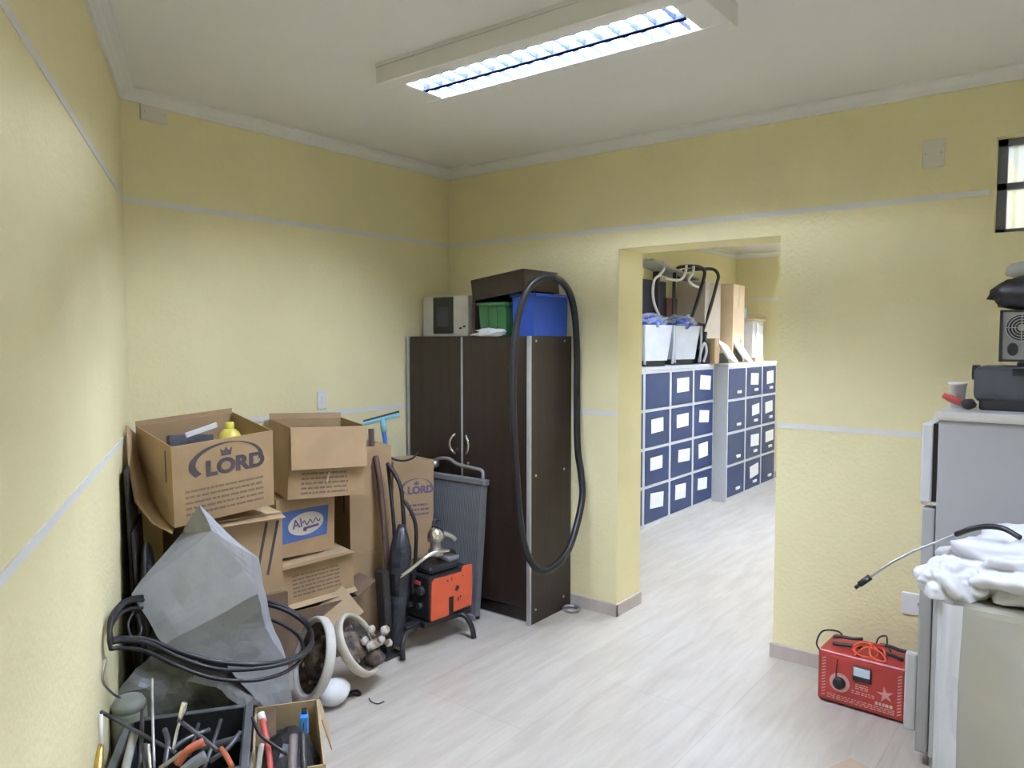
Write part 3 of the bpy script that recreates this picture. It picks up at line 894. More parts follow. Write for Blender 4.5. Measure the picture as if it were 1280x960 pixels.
for pts in ([(.06, -.07, .125), (.085, -.11, .12), (.10, -.145, .07), (.105, -.16, .008)], [(-.20, -.04, .115), (-.27, -.055, .11), (-.315, -.08, .07), (-.33, -.10, .008)],
            [(.10, .07, .125), (.14, .11, .11), (.16, .14, .06), (.165, .15, .008)], [(-.10, .06, .12), (-.14, .10, .10), (-.16, .14, .05), (-.165, .15, .008)]):
    m = MB(); m.tube(pts, .014, 8, 5); m.build('leg', M_BLACK, t, True)
m = MB(); m.box((-.20, -.02, .125), (.12, .05, .03), bev=.004); m.build('stand_bar', M_BLACK, t)
# lever and chrome pump lying on top
m = MB(); m.tube([P(500, 721, 3.80), P(515, 710, 3.81), P(530, 698, 3.83), P(545, 690, 3.86), P(562, 688, 3.9)], .010, 8, 4)
solo('metal_lever', m, M_CHROME, 'bright bent metal lever across the top of the orange machine', 'lever', smooth=True)
pb = P(545, 692, 3.98)
t = thing('pump_part', 'shiny metal pump part standing on the orange machine', 'machine part', (pb.x, pb.y, .458))
m = MB(); m.lathe([(.040, 0), (.042, .012), (.042, .03), (.030, .034), (.028, .075), (.045, .08), (.046, .10)], 18, cap0=True); m.build('pump_base', M_STEEL, t, True)
m = MB(); m.lathe([(.046, .10), (.044, .125), (.030, .145), (.012, .152)], 18, cap1=True); m.build('dome', M_CHROME, t, True)
m = MB(); m.tube([(.02, -.015, .12), (.06, -.045, .10), (.085, -.06, .075)], .014, 8, 4); m.build('spout', M_STEEL, t, True)
m = MB(); m.tube([(.0, .02, .145), (.02, .03, .175), (.05, .02, .18)], .009, 8, 4); m.build('lever_arm', M_BLACK, t, True)

# ---------------------------------------------------------------- wheel covers and bits on the floor
def disc_matrix(c, normal):
    q = Vector(normal).normalized().to_track_quat('Z', 'Y')
    return Matrix.Translation(Vector(c)) @ q.to_matrix().to_4x4()
def wheel(label, c, n, r, mr):
    t = thing('wheel_cover', label, 'wheel cover', (c[0], c[1], 0))
    M = disc_matrix((0, 0, c[2]), n)
    m = MB(); m.lathe([(r * .88, .014), (r * .91, .024), (r * .97, .022), (r, .012), (r, -.012), (r * .96, -.02), (r * .88, -.018), (r * .86, .0), (r * .88, .014)], 40, M); m.build('rim', mr, t, True)
    m = MB(); m.lathe([(r * .85, .005), (r * .7, -.02), (r * .45, -.028), (r * .40, .01), (r * .25, .02), (r * .1, .022)], 36, M, cap1=True); m.build('dish', M_RUST, t, True)
    m = MB()
    for k in range(5):
        a = 2 * math.pi * k / 5
        p = Vector((math.cos(a), math.sin(a), 0)) * r * .58
        m.cyl(M @ (p + Vector((0, 0, -.03))), M @ (p + Vector((0, 0, .005))), .010, 8)
    m.build('bolt', M_STEEL, t)
    return t
vdir = Vector((_f0.x, _f0.y, 0)); rdir = _rt
wheel('white-rimmed rusty wheel cover, the nearer of the two beside the grey plastic', P(393, 822, 3.25), (-vdir * .55 - rdir * .80 + Vector((0, 0, .30))), .172, M_OFFW)
wheel('cream-rimmed wheel cover tilted right, behind the nearer rusty one', P(447, 806, 3.45), (-vdir * .12 + rdir * .80 + Vector((0, 0, .50))), .150, mat('cream_enamel', (.58, .54, .42), .45, var=.1))
c = P(418, 848, 3.30)
m = MB(); m.blob((c.x, c.y, .055), (.085, .06, .055), .06, 2, 3, 1, flat=-.05, rot=(0, 0, 20))
solo('white_lamp_cover', m, M_WHITE, 'smooth white plastic dome on the floor between the wheel covers', 'cover', smooth=True)
c = P(468, 795, 3.48)
t = thing('valve_cluster', 'dirty white valve with round knobs beside the cream wheel cover', 'valve', (c.x, c.y, c.z - .06))
m = MB(); m.tube([(-.05, 0, .02), (0, -.01, .03), (.045, 0, .03)], .022, 10, 4); m.build('valve_body', M_VALVE, t, True)
for i, (x, y, z, r) in enumerate(((-.028, -.01, .10, .019), (.045, -.02, .075, .022), (.06, -.03, .015, .017), (-.06, 0, .055, .018), (.01, -.035, .05, .016))):
    m = MB(); m.blob((x, y, z), (r, r * .9, r * 1.05), .35, 3, 2, i); m.build('knob', M_VALVE, t, True)
m = MB(); m.tube([(-.035, -.01, .1), (0, 0, .05), (.045, -.02, .085)], .008, 6, 3); m.tube([(0, -.02, .05), (.03, -.04, .03), (.065, -.03, .02)], .010, 6, 3); m.build('linkage', M_RUST, t, True)
m = MB(); m.lathe([(.045, 0), (.05, .02), (.03, .05), (0.02, .06)], 14, Matrix.Translation((0, 0, -.06)) , cap0=True); m.build('flange', M_RUST, t, True)
for k, (lab, pts) in enumerate((('thin dark wire curling on the floor by the cream wheel cover', [(461, 856, 3.35), (464, 866, 3.32), (472, 869, 3.3), (480, 864, 3.32)]), ('short black cable lying between dome and cream wheel cover', [(431, 852, 3.36), (440, 849, 3.38), (450, 851, 3.38), (446, 845, 3.42), (436, 848, 3.4)]))):
    w = []
    for px, py, dd in pts:
        p = P(px, py, dd); w.append((p.x, p.y, .004 + .001 * k))
    m = MB(); m.tube(w, .0025 + .004 * k, 6, 4); solo('wire' if not k else 'cable', m, M_RUBBER, lab, 'cable', smooth=True)

# ---------------------------------------------------------------- grey plastic sheeting
def sheet(name, label, pts, tris, m, cuts=3, amp=.012, fr=7.0, thick=.006, smooth=False):
    mb = MB()
    mb._new([P(*p) for p in pts], tris)
    bmesh.ops.subdivide_edges(mb.bm, edges=list(mb.bm.edges), cuts=cuts, use_grid_fill=True)
    bmesh.ops.triangulate(mb.bm, faces=list(mb.bm.faces))
    for v in mb.bm.verts:
        n = noise.noise_vector(v.co * fr) * amp + noise.noise_vector(v.co * fr * 2.7) * amp * .45
        v.co += n
    o = solo(name, mb, m, label, 'plastic sheet', smooth=smooth)
    md = o.modifiers.new('thickness', 'SOLIDIFY')
    md.thickness = thick
    md.offset = -1
    return o
sheet('grey_plastic_sheet', 'large folded grey plastic sheet draped over the pile below the LORD carton',
      [(250, 630, 3.02), (266, 662, 2.93), (322, 700, 2.88), (165, 742, 2.86), (205, 806, 2.78), (324, 742, 2.82), (331, 783, 2.86), (284, 833, 2.80), (225, 668, 3.05), (360, 832, 2.92), (366, 898, 2.90), (342, 900, 2.86), (338, 770, 2.96), (300, 700, 3.05), (240, 740, 3.1)],
      [(0, 1, 2), (1, 3, 4, 5), (1, 5, 2), (5, 4, 7, 6), (0, 8, 1), (8, 3, 1), (6, 7, 9), (6, 9, 12), (7, 11, 10, 9), (0, 2, 13), (2, 5, 6, 12), (2, 12, 13), (0, 13, 14), (8, 0, 14), (3, 8, 14)], M_GREYP, cuts=5, amp=.008, fr=8)
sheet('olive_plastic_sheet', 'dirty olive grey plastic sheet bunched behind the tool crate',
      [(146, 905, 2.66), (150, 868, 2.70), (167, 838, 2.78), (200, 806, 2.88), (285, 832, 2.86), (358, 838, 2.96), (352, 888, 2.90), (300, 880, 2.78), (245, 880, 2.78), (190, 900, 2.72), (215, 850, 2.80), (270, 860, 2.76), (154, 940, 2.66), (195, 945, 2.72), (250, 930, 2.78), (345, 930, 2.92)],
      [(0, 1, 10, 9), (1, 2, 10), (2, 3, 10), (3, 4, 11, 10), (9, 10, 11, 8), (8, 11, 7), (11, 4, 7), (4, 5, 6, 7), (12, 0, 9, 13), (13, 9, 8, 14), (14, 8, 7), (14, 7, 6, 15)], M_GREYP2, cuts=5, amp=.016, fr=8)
# dark filled sack under the sheets
m = MB(); m.blob((1.53, 2.84, .26), (.17, .15, .27), .15, 2.2, 4, 3, flat=-.255)
solo('dark_sack', m, mat('dark_sack_fabric', (.035, .032, .026), .7, var=.3), 'dark bulging sack beneath the grey plastic sheeting', 'sack', smooth=True)

# black hose coil lying round the heap: three turns
for k, lab in enumerate(('black hose coil ring around the grey plastic heap, uppermost turn', 'black hose coil ring around the grey plastic heap, middle turn', 'black hose coil ring around the grey plastic heap, lowest turn')):
    base = [(139, 800, 2.46), (152, 798, 2.50), (185, 800, 2.58), (225, 815, 2.64), (275, 828, 2.68), (330, 830, 2.74), (372, 820, 2.84), (390, 800, 2.98), (380, 775, 3.1), (345, 755, 3.12), (290, 745, 3.10), (215, 745, 3.0), (165, 748, 2.78), (143, 765, 2.52), (137, 785, 2.45), (139, 800, 2.46)]
    if k == 1:
        base = [(px, py + 6 + 3 * math.sin(px * .03), d - .012) for px, py, d in base]
    if k == 2:
        base = [(px * .96 + 5, py + 22 - 10 * abs(px - 300) / 150, d - .03) for px, py, d in base]
    m = MB(); m.tube([P(*p) for p in base], .009 - .001 * k, 8, 6, closed=True)
    solo('hose_coil', m, M_RUBBER, lab, 'hose', 'turns of black hose around the heap', smooth=True)
m = MB(); m.tube([P(132, 822, 2.40), P(128, 850, 2.36), P(140, 866, 2.42), P(150, 872, 2.48)], .004, 6, 4)
m2 = MB(); m2.tube([P(170, 760, 2.8), P(160, 780, 2.74), P(166, 798, 2.72), P(176, 790, 2.74), P(172, 768, 2.8)], .005, 6, 5)
solo('wire', m2, M_RUBBER, 'small dark wire loop hanging left of the grey plastic sheet', 'cable', smooth=True)
solo('wire', m, M_STEEL, 'thin pale wire along the left wall above the tools', 'cable', smooth=True)

# ---------------------------------------------------------------- tool crate and tool carton in the foreground
TA = 55.0
crate('tool_crate', 'black plastic crate full of tools in the lower left corner', 'crate', (1.215, 2.275, 0), TA, (.40, .37, .30), M_BLACK, taper=.88, wall=.010, rim=.026, mrim=mat('worn_crate_rim', (.10, .11, .11), .5, var=.2))
tc = thing('tool_carton', 'cut-down cardboard box of tools beside the black tool crate', 'carton', (1.515, 2.145, 0), (0, 0, TA))
m = MB()
w_, d_, h_ = .46, .225, .245
m.b2((-w_ / 2, -d_ / 2, 0), (w_ / 2, d_ / 2, .006)); m.b2((-w_ / 2, -d_ / 2, 0), (w_ / 2, -d_ / 2 + .008, h_)); m.b2((-w_ / 2, d_ / 2 - .006, 0), (w_ / 2, d_ / 2, h_)); m.b2((-w_ / 2, -d_ / 2, 0), (-w_ / 2 + .006, d_ / 2, h_)); m.b2((w_ / 2 - .006, -d_ / 2, 0), (w_ / 2, d_ / 2, h_))
m.build('body', M_CARD2, tc)
m = MB(); m.box((.15, -d_ / 2 - .02, h_ - .06), (.16, .004, .12), rot=(-16, 0, 0)); m.build('flap', M_CARD2, tc)
m = MB(); m.box((.10, d_ / 2 - .03, h_ - .02), (.20, .004, .10), rot=(60, 0, 0)); m.build('flap', M_CARDD, tc)

def rod(name, label, cat, pts, r, m, seg=8, smooth=True):
    mb = MB(); mb.tube([P(*p) for p in pts], r, seg, 4)
    return solo(name, mb, m, label, cat, smooth=smooth)
# dark contents
m = MB(); m.blob((1.515, 2.145, .125), (.205, .098, .105), .15, 3, 3, 11, flat=-.115, rot=(0, 0, TA))
solo('tool_pouch', m, M_BLACK, 'black tool pouch filling the bottom of the tool carton', 'pouch')
m = MB(); m.blob((1.215, 2.275, .09), (.15, .14, .07), .35, 4, 3, 12, flat=-.075, rot=(0, 0, TA))
solo('rag_heap', m, M_DGREY, 'dark oily rag heap at the bottom of the black crate', 'rag')
for i, (lab, pts, r) in enumerate((
        ('dark spanner lying flat across the crate, nearest its corner', [(262, 952, 2.2), (285, 935, 2.24), (300, 915, 2.3)], .007),
        ('short dark punch leaning on the back rim of the crate', [(236, 945, 2.26), (243, 925, 2.32), (248, 905, 2.4)], .006),
        ('dark ratchet handle crossing behind the orange pipe wrench', [(206, 945, 2.26), (232, 925, 2.32), (262, 912, 2.38)], .008),
        ('dark round file leaning towards the crate corner', [(255, 960, 2.18), (268, 925, 2.28), (276, 900, 2.38)], .006),
        ('blackened pincers arm low in the left of the crate', [(205, 965, 2.2), (210, 930, 2.28), (206, 912, 2.34)], .008))):
    mb = MB(); mb.tube([P(*p) for p in pts], r, 8, 4)
    solo('hand_tool', mb, M_DSTEEL, lab, 'tool', smooth=True)
# tools standing in the crates
rod('steel_bar', 'long dull steel bar slanting across the black tool crate', 'bar', [(127, 890, 2.30), (150, 903, 2.36), (220, 941, 2.25)], .006, M_DSTEEL)
t = thing('socket_wrench', 'bright socket wrench with a bent head rising from the tool crate', 'wrench', P(220, 938, 2.22))
m = MB(); m.tube([rel(P(216, 940, 2.22), t), rel(P(222, 912, 2.22), t), rel(P(226, 900, 2.22), t)], .0055, 8, 3); m.build('shaft', M_CHROME, t, True)
m = MB(); m.tube([rel(P(225, 902, 2.22), t), rel(P(231, 878, 2.22), t)], .009, 10, 1); m.build('socket_head', M_CHROME, t, True)
m = MB(); m.tube([rel(P(226, 902, 2.22), t), rel(P(250, 920, 2.2), t), rel(P(272, 938, 2.17), t)], .006, 8, 3); m.build('cross_arm', M_DSTEEL, t, True)
t = thing('pipe_wrench', 'pipe wrench with a faded orange handle lying in the black tool crate', 'wrench', P(230, 950, 2.14))
m = MB(); m.tube([rel(P(222, 955, 2.13), t), rel(P(235, 938, 2.14), t), rel(P(255, 927, 2.16), t)], .012, 10, 4); m.build('handle', M_TOOLO, t, True)
m = MB(); m.tube([rel(P(222, 972, 2.10), t), rel(P(240, 956, 2.12), t), rel(P(258, 944, 2.14), t)], .016, 8, 4); m.build('jaw', M_MGREY, t, True)
rod('pliers_handle', 'small red-orange plier handle inside the tool crate near its corner', 'pliers', [(276, 936, 2.2), (283, 945, 2.17), (290, 958, 2.14)], .008, M_TOOLO)
rod('screwdriver', 'thin upright screwdriver shaft on the left of the tool crate', 'screwdriver', [(190, 848, 2.40), (191, 900, 2.33), (193, 965, 2.22)], .0045, M_STEEL)
rod('chisel', 'grey steel chisel standing left of the thin screwdriver shaft', 'chisel', [(178, 887, 2.38), (177, 925, 2.32), (174, 970, 2.24)], .0065, M_DSTEEL)
rod('wooden_stake', 'pale weathered wooden stake leaning at the left end of the crate', 'stake', [(168, 917, 2.36), (162, 940, 2.30), (154, 975, 2.22)], .013, M_GRYW)
rod('file', 'narrow dark file beside the pale wooden handle in the crate', 'file', [(181, 930, 2.28), (182, 950, 2.25), (183, 975, 2.2)], .008, M_DGREY)
rod('spanner', 'bright narrow spanner standing in the left half of the crate', 'spanner', [(186, 930, 2.26), (187, 945, 2.24), (189, 970, 2.2)], .005, M_CHROME)
rod('rod', 'plain steel rod leaning low across the middle of the crate', 'rod', [(200, 960, 2.18), (215, 950, 2.18), (228, 940, 2.18)], .006, M_STEEL)
rod('hammer_handle', 'dark hammer handle lying at the back of the black crate', 'hammer', [(248, 938, 2.30), (272, 930, 2.30), (300, 922, 2.32)], .010, M_DGREY)
t = thing('hand_awl', 'brass-collared tool with a white shaft against the left wall', 'tool', P(124, 958, 2.02))
m = MB(); m.tube([rel(P(126, 893, 2.09), t), rel(P(126, 934, 2.06), t)], .0055, 8, 2); m.build('shaft', M_WHITE, t, True)
m = MB(); m.tube([rel(P(126, 932, 2.06), t), rel(P(124, 950, 2.03), t), rel(P(121, 980, 1.98), t)], lambda u: .008 + .006 * u, 10, 3); m.build('collar', M_BRASS, t, True)
# dark tool bag on the left
m = MB(); m.blob((1.04, 2.30, .19), (.055, .10, .19), .15, 3, 3, 9, flat=-.185, rot=(0, 0, -30))
t = thing('glass_jar', 'grey-green jar with a rounded lid left of the screwdriver shaft', 'jar', P(162, 905, 2.60))
m.bm.free()
m = MB(); m.lathe([(.050, -.12), (.058, -.11), (.058, .045), (.05, .06)], 20, cap0=True, cap1=True); m.build('jar_body', mat('cloudy_jar', (.20, .22, .18), .25, var=.15), t, True)
m = MB(); m.lathe([(.054, .055), (.054, .075), (.045, .092), (.02, .1)], 20, cap0=True, cap1=True); m.build('lid', mat('pale_green_lid', (.34, .37, .33), .35), t, True)
# tools in the carton
t = thing('bolt_cutter', 'bolt cutter with faded red grip standing in the tool carton', 'bolt cutter', P(330, 950, 2.35))
m = MB(); m.tube([rel(P(328, 900, 2.47), t), rel(P(333, 925, 2.42), t), rel(P(337, 950, 2.37), t), rel(P(338, 975, 2.32), t)], .010, 10, 4); m.build('grip', M_TOOLR, t, True)
m = MB(); m.tube([rel(P(326, 892, 2.49), t), rel(P(329, 902, 2.47), t)], .0125, 10, 1); m.build('end_cap', M_WHITE, t, True)
rod('black_cable', 'black cable bent across the red grip in the tool carton', 'cable', [(315, 896, 2.42), (325, 918, 2.40), (340, 930, 2.39), (358, 943, 2.38)], .0055, M_RUBBER)
rod('steel_tube', 'pale steel tube left of the red grip in the carton', 'tube', [(327, 930, 2.36), (324, 950, 2.33), (321, 975, 2.29)], .009, M_GRYW)
rod('mallet_handle', 'brown-grey mallet handle on the right of the tool carton', 'handle', [(367, 920, 2.44), (366, 945, 2.38), (365, 975, 2.32)], .014, mat('brown_grey_handle', (.17, .14, .13), .6))
rod('pry_bar', 'black pry bar standing just below the bright blue clamp', 'bar', [(378, 915, 2.44), (379, 945, 2.38), (381, 975, 2.32)], .010, M_BLACK)
t = thing('blue_clamp', 'bright blue plastic clamp at the corner of the tool carton', 'clamp', P(380, 903, 2.50))
m = MB(); m.box((0, 0, 0), (.045, .028, .060), rot=(0, 0, TA), bev=.004); m.build('clamp_body', M_BLUEB, t)
m = MB(); m.box((-.012, -.016, .002), (.010, .004, .055), rot=(0, 16, TA - 20)); m.build('clamp_slot', M_DGREY, t)
m = MB(); m.box((.006, .006, .034), (.030, .018, .012), rot=(0, 0, TA), bev=.003); m.build('clamp_jaw', M_BLACK, t)

# ---------------------------------------------------------------- red battery charger
t = thing('battery_charger', 'red battery charger box with meter and black dial on the floor', 'battery charger', (3.515, .75, 0), (0, 0, -92))
CW, CD, CH = .355, .225, .232
m = MB(); m.b2((-CW / 2, -CD / 2, .008), (CW / 2, CD / 2, CH), bev=.006); m.build('case', M_RED, t)
m = MB(); m.b2((-CW / 2 + .012, -CD / 2 - .003, .02), (CW / 2 - .012, -CD / 2 + .002, CH - .012)); fp = m.build('front_panel', M_REDL, t)
m = MB(); m.b2((CW / 2 - .001, -CD / 2 + .012, .01), (CW / 2 + .001, CD / 2 - .012, CH - .012)); m.build('side_vent', M_DGREY, t)
yf = -CD / 2 - .003
m = MB(); m.b2((-.030, yf - .010, .135), (.042, yf, .198), bev=.002); me = m.build('meter', M_BLACK, t)
m = MB(); m.b2((-.027, yf - .0112, .158), (.039, yf - .0095, .195)); m.build('meter_face', mat('meter_glass', (.62, .72, .78), .15), me)
m = MB(); m.cyl((-.085, yf, .105), (-.085, yf - .0012, .105), .042, 24); m.build('dial_plate', M_PINK, t)
m = MB(); m.lathe([(.026, 0), (.025, .016), (.020, .020)], 20, Matrix.Translation((-.085, yf - .001, .105)) @ FRONT, cap0=True, cap1=True); kn = m.build('knob', M_BLACK, t, True)
m = MB(); m.tube([(-.095, yf - .004, .205), (-.097, yf - .006, .17), (-.10, yf - .004, .125)], .002, 6, 3); m.build('wire', M_BLACK, t)
for s in (-1, 1):
    m = MB()
    for k in range(13):
        m.prism([(0, 0), (.016, .008), (.016, .013), (0, .005)], .0008, front_at(s * .152 - .008, yf, .03 + k * .0135))
    m.build('printed_stripe', M_PINK, t)
m = MB()
star = []
for k in range(10):
    rr = .036 if k % 2 == 0 else .012
    a = R(90 + 36 * k + 10)
    star.append((rr * math.cos(a), rr * math.sin(a)))
m.prism(star, .0008, front_at(.098, yf, .105)); m.build('printed_star', M_PINK, t)
print_lines(-.02, .03, .095, .122, yf, 3, M_PINK, t, fill=.5, wmin=.006, wmax=.02)
print_lines(-.035, .06, .073, .09, yf, 2, M_PINK, t, fill=.5, wmin=.006, wmax=.02)
print_lines(-.135, .135, .026, .05, yf, 3, M_PINK, t, fill=.45, wmin=.006, wmax=.02)
print_lines(.06, .138, .052, .068, yf, 1, M_LCREAM, t, fill=.8, wmin=.005, wmax=.012)
for i, (pts, r, mm) in enumerate((
        ([(-.17, -.11, .22), (-.19, -.10, .25), (-.18, -.05, .29), (-.13, .0, .285), (-.10, .0, .26)], .004, M_RUBBER),
        ([(-.02, -.09, .238), (-.05, -.06, .25), (-.02, -.02, .27), (.04, -.04, .265), (.05, -.08, .245), (.0, -.10, .24), (-.04, -.07, .25), (-.01, 0, .262), (.05, .0, .26), (.08, -.05, .25)], .004, M_OCABLE),
        ([(-.03, -.11, .237), (.0, -.05, .262), (.06, -.06, .262), (.09, -.09, .243), (.07, -.105, .24), (.03, -.09, .25), (.02, -.03, .272), (.06, .01, .268)], .0042, M_OCABLE),
        ([(.02, .03, .25), (.03, .04, .285), (.06, .04, .30), (.07, .02, .27), (.09, .0, .25)], .0035, M_RUBBER))):
    m = MB(); m.tube(pts, r, 6, 6); m.build('cable', mm, t, True)
for i, (x, y, rz) in enumerate(((-.085, -.01, 15), (.095, .0, -20))):
    for s in (-1, 1):
        m = MB(); m.tube([(x + math.cos(R(rz)) * q - math.sin(R(rz)) * s * w, y + math.sin(R(rz)) * q + math.cos(R(rz)) * s * w, .25 + .012 * s + h) for q, w, h in ((-.06, .004, 0), (-.02, .014, .004), (.02, .012, .004), (.06, .022, .006))], .008, 6, 4)
        m.build('clamp_jaw', M_BLACK, t, True)

# ---------------------------------------------------------------- refrigerator with its load
FX0, FX1, FY0, FY1, FT = 3.10, 3.715, -.16, .45, 1.335
t = thing('refrigerator', 'old grey refrigerator seen from the side against the right wall', 'refrigerator', ((FX0 + FX1) / 2, (FY0 + FY1) / 2, 0))
ox, oy = -(FX0 + FX1) / 2, -(FY0 + FY1) / 2
def fb(lo, hi, nm, m, bev=.0, parent=None, seg=2):
    q = MB(); q.b2((lo[0] + ox, lo[1] + oy, lo[2]), (hi[0] + ox, hi[1] + oy, hi[2]), bev=bev, seg=seg)
    return q.build(nm, m, parent or t)
fb((FX0, FY0, .04), (FX1, FY1, FT - .03), 'cabinet', M_FRIDGE, .008)
fb((FX0 - .012, FY0 - .01, FT - .035), (FX1 + .005, FY1 + .012, FT), 'worktop', mat('brushed_worktop', (.62, .60, .57), .3, metal=.3), .012)
gd = fb((FX0 + .012, FY1, 1.0), (FX1 - .01, FY1 + .016, FT - .05), 'door_gasket', M_BLACK)
fd = fb((FX0 - .002, FY1 + .016, .995), (FX1, FY1 + .052, FT - .05), 'freezer_door', M_FRIDGEL, .006)
fb((FX1 - .06, FY1 + .050, 1.02), (FX1 - .03, FY1 + .075, 1.17), 'handle', M_CHROME, .006, fd)
fb((FX0 + .004, FY1 - .012, .985), (FX0 + .05, FY1 + .05, .998), 'hinge', M_OFFW, .002)
md = fb((FX0, FY1 + .002, .05), (FX1, FY1 + .045, .975), 'main_door', M_FRIDGE, .008)
fb((FX0 - .002, FY1 + .044, .125), (FX0 + .03, FY1 + .085, .42), 'handle', M_FRIDGEL, .008, md)
for x in (FX0 + .05, FX1 - .05):
    for y in (FY0 + .05, FY1 - .05):
        q = MB(); q.cyl((x + ox, y + oy, 0), (x + ox, y + oy, .042), .02, 12); q.build('foot', M_BLACK, t)

t = thing('printer_unit', 'dark grey machine unit lying on the refrigerator under the fan casing', 'machine', (3.32, .14, FT), (0, 0, -90))
m = MB(); m.box((0, 0, .095), (.44, .22, .13), bev=.03, seg=3); m.build('unit_body', M_DGREY, t, False)
m = MB(); m.box((.01, 0, .022), (.42, .20, .044), bev=.006); m.build('unit_base', M_BLACK, t)
m = MB(); m.box((.03, -.112, .135), (.26, .008, .014)); m.build('slot', M_BLACK, t)
m = MB(); m.box((.0, -.112, .152), (.20, .006, .006)); m.build('slot', M_BLACK, t)
m = MB(); m.box((.05, -.110, .10), (.12, .004, .022)); m.build('panel_label', mat('slate_blue_label', (.06, .07, .12), .5), t)
m = MB(); m.cyl((-.228, -.05, .135), (-.205, -.05, .135), .028, 14); m.build('end_knob', M_BLACK, t)
m = MB(); m.box((.06, 0, .168), (.30, .16, .016), bev=.003); m.build('top_plate', M_BLACK, t)

t = thing('fan_casing', 'metal computer power supply with round fan grille on the dark unit', 'power supply', (3.32, .10, FT + .177), (0, 0, -90))
m = MB(); m.b2((-.185, -.07, 0), (.12, .08, .185)); m.build('casing', mat('worn_zinc', (.26, .26, .25), .45, metal=.5, var=.15, scale=15), t)
m = MB()
for lo, hi in (((-.187, -.073, 0), (-.177, -.069, .185)), ((-.187, -.073, .178), (.12, -.069, .186)), ((-.187, -.073, 0), (.12, -.069, .008))):
    m.b2(lo, hi)
m.build('edge_frame', M_BLACK, t)
m = MB(); m.cyl((-.12, -.070, .122), (-.12, -.072, .122), .048, 24); m.build('fan_opening', M_BLACK, t)
for r in (.020, .030, .040, .048):
    m = MB(); m.tube([(-.12 + r * math.cos(a), -.074, .122 + r * math.sin(a)) for a in [2 * math.pi * k / 20 for k in range(21)]], .0016, 5, 1, closed=True); m.build('grille_ring', M_STEEL, t)
m = MB(); m.cyl((-.12, -.072, .122), (-.12, -.076, .122), .013, 14); m.build('fan_hub', M_STEEL, t)
m = MB(); m.b2((-.168, -.075, .121), (-.072, -.073, .1235)); m.b2((-.1215, -.075, .074), (-.1185, -.073, .17)); m.build('grille_bar', M_STEEL, t)
for x in (-.145, -.092):
    m = MB(); m.lathe([(.021, 0), (.021, .004), (.017, .005)], 16, Matrix.Translation((x, -.069, .045)) @ FRONT @ Matrix.Diagonal((.8, 1.15, 1, 1)), cap0=True, cap1=True); m.build('socket', M_BLACK, t)
m = MB(); m.blob((3.31, .17, FT + .177 + .186 + .06), (.085, .15, .062), .28, 3.4, 3, 5, flat=-.058)
solo('cable_bundle', m, M_RUBBER, 'black bundle of cables piled on the power supply', 'cables', smooth=True)
c = P(1282, 337, 2.82)
m = MB(); m.blob((c.x, c.y, FT + .177 + .186 + .125 + .028), (.05, .06, .032), .2, 3, 3, 2, flat=-.028)
solo('grey_wrap', m, mat('pale_grey_wrap', (.55, .54, .50), .5), 'pale grey wrapped piece atop the black cable bundle', 'wrap', smooth=True)
t = thing('plastic_cup', 'pale blue-white plastic cup on the refrigerator beside the dark unit', 'cup', (3.30, .418, FT))
m = MB(); m.lathe([(.022, 0), (.030, .09), (.031, .09), (.028, .088), (.021, .004)], 18, cap0=True, cap1=True); m.build('cup_wall', mat('pale_cup', (.74, .82, .84), .3), t, True)
m = MB(); m.lathe([(.0315, .086), (.033, .09), (.0315, .094), (.029, .092)], 18); m.build('lip', M_WHITE, t, True)
m = MB(); m.tube([(3.22, .455, FT + .05), (3.23, .42, FT + .032), (3.25, .37, FT + .012)], lambda u: .010 + .004 * math.sin(3 * u), 8, 4)
solo('red_grip', m, M_TOOLR, 'red tool grip sticking out on top of the refrigerator', 'tool', smooth=True)
m = MB(); m.blob((3.215, .372, FT + .02), (.03, .025, .02), .2, 3, 2, 1, flat=-.02)
solo('rubber_plug', m, M_BLACK, 'small black rubber plug at the refrigerator edge by the red grip', 'plug', smooth=True)

# ---------------------------------------------------------------- bin lined with a white bag
BX0, BX1, BY0, BY1, BT = 2.51, 2.95, -.20, .318, .825
t = thing('waste_bin', 'large khaki bin wrapped in translucent white plastic in the foreground', 'bin', ((BX0 + BX1) / 2, (BY0 + BY1) / 2, 0))
ox, oy = -(BX0 + BX1) / 2, -(BY0 + BY1) / 2
m = MB(); m.b2((BX0 + ox, BY0 + oy, 0), (BX1 + ox, BY1 + oy, BT), bev=.03, seg=3); m.build('bin_body', M_BIN, t)
# translucent skirt: wavy sheet round the bin
def bag_material():
    mm = bpy.data.materials.new('translucent_bag_film')
    mm.use_nodes = True
    nt = mm.node_tree
    b = nt.nodes['Principled BSDF']
    b.inputs['Base Color'].default_value = (.80, .81, .83, 1)
    b.inputs['Roughness'].default_value = .3
    b.inputs['Alpha'].default_value = .34
    n = nt.nodes.new('ShaderNodeTexNoise'); n.inputs['Scale'].default_value = 5
    mr = nt.nodes.new('ShaderNodeMapRange')
    mr.inputs['From Min'].default_value = .35; mr.inputs['From Max'].default_value = .75
    mr.inputs['To Min'].default_value = .12; mr.inputs['To Max'].default_value = .24
    nt.links.new(n.outputs['Fac'], mr.inputs['Value'])
    nt.links.new(mr.outputs['Result'], b.inputs['Alpha'])
    return mm
M_FILM = bag_material()
m = MB()
per = []
x0, x1, y0, y1 = BX0 + ox, BX1 + ox, BY0 + oy, BY1 + oy
N = 26
for k in range(N): per.append((x0, y0 + (y1 - y0) * k / N, -1, 0))
for k in range(N): per.append((x0 + (x1 - x0) * k / N, y1, 0, 1))
for k in range(N): per.append((x1, y1 - (y1 - y0) * k / N, 1, 0))
for k in range(N): per.append((x1 - (x1 - x0) * k / N, y0, 0, -1))
rows = 16
grid = []
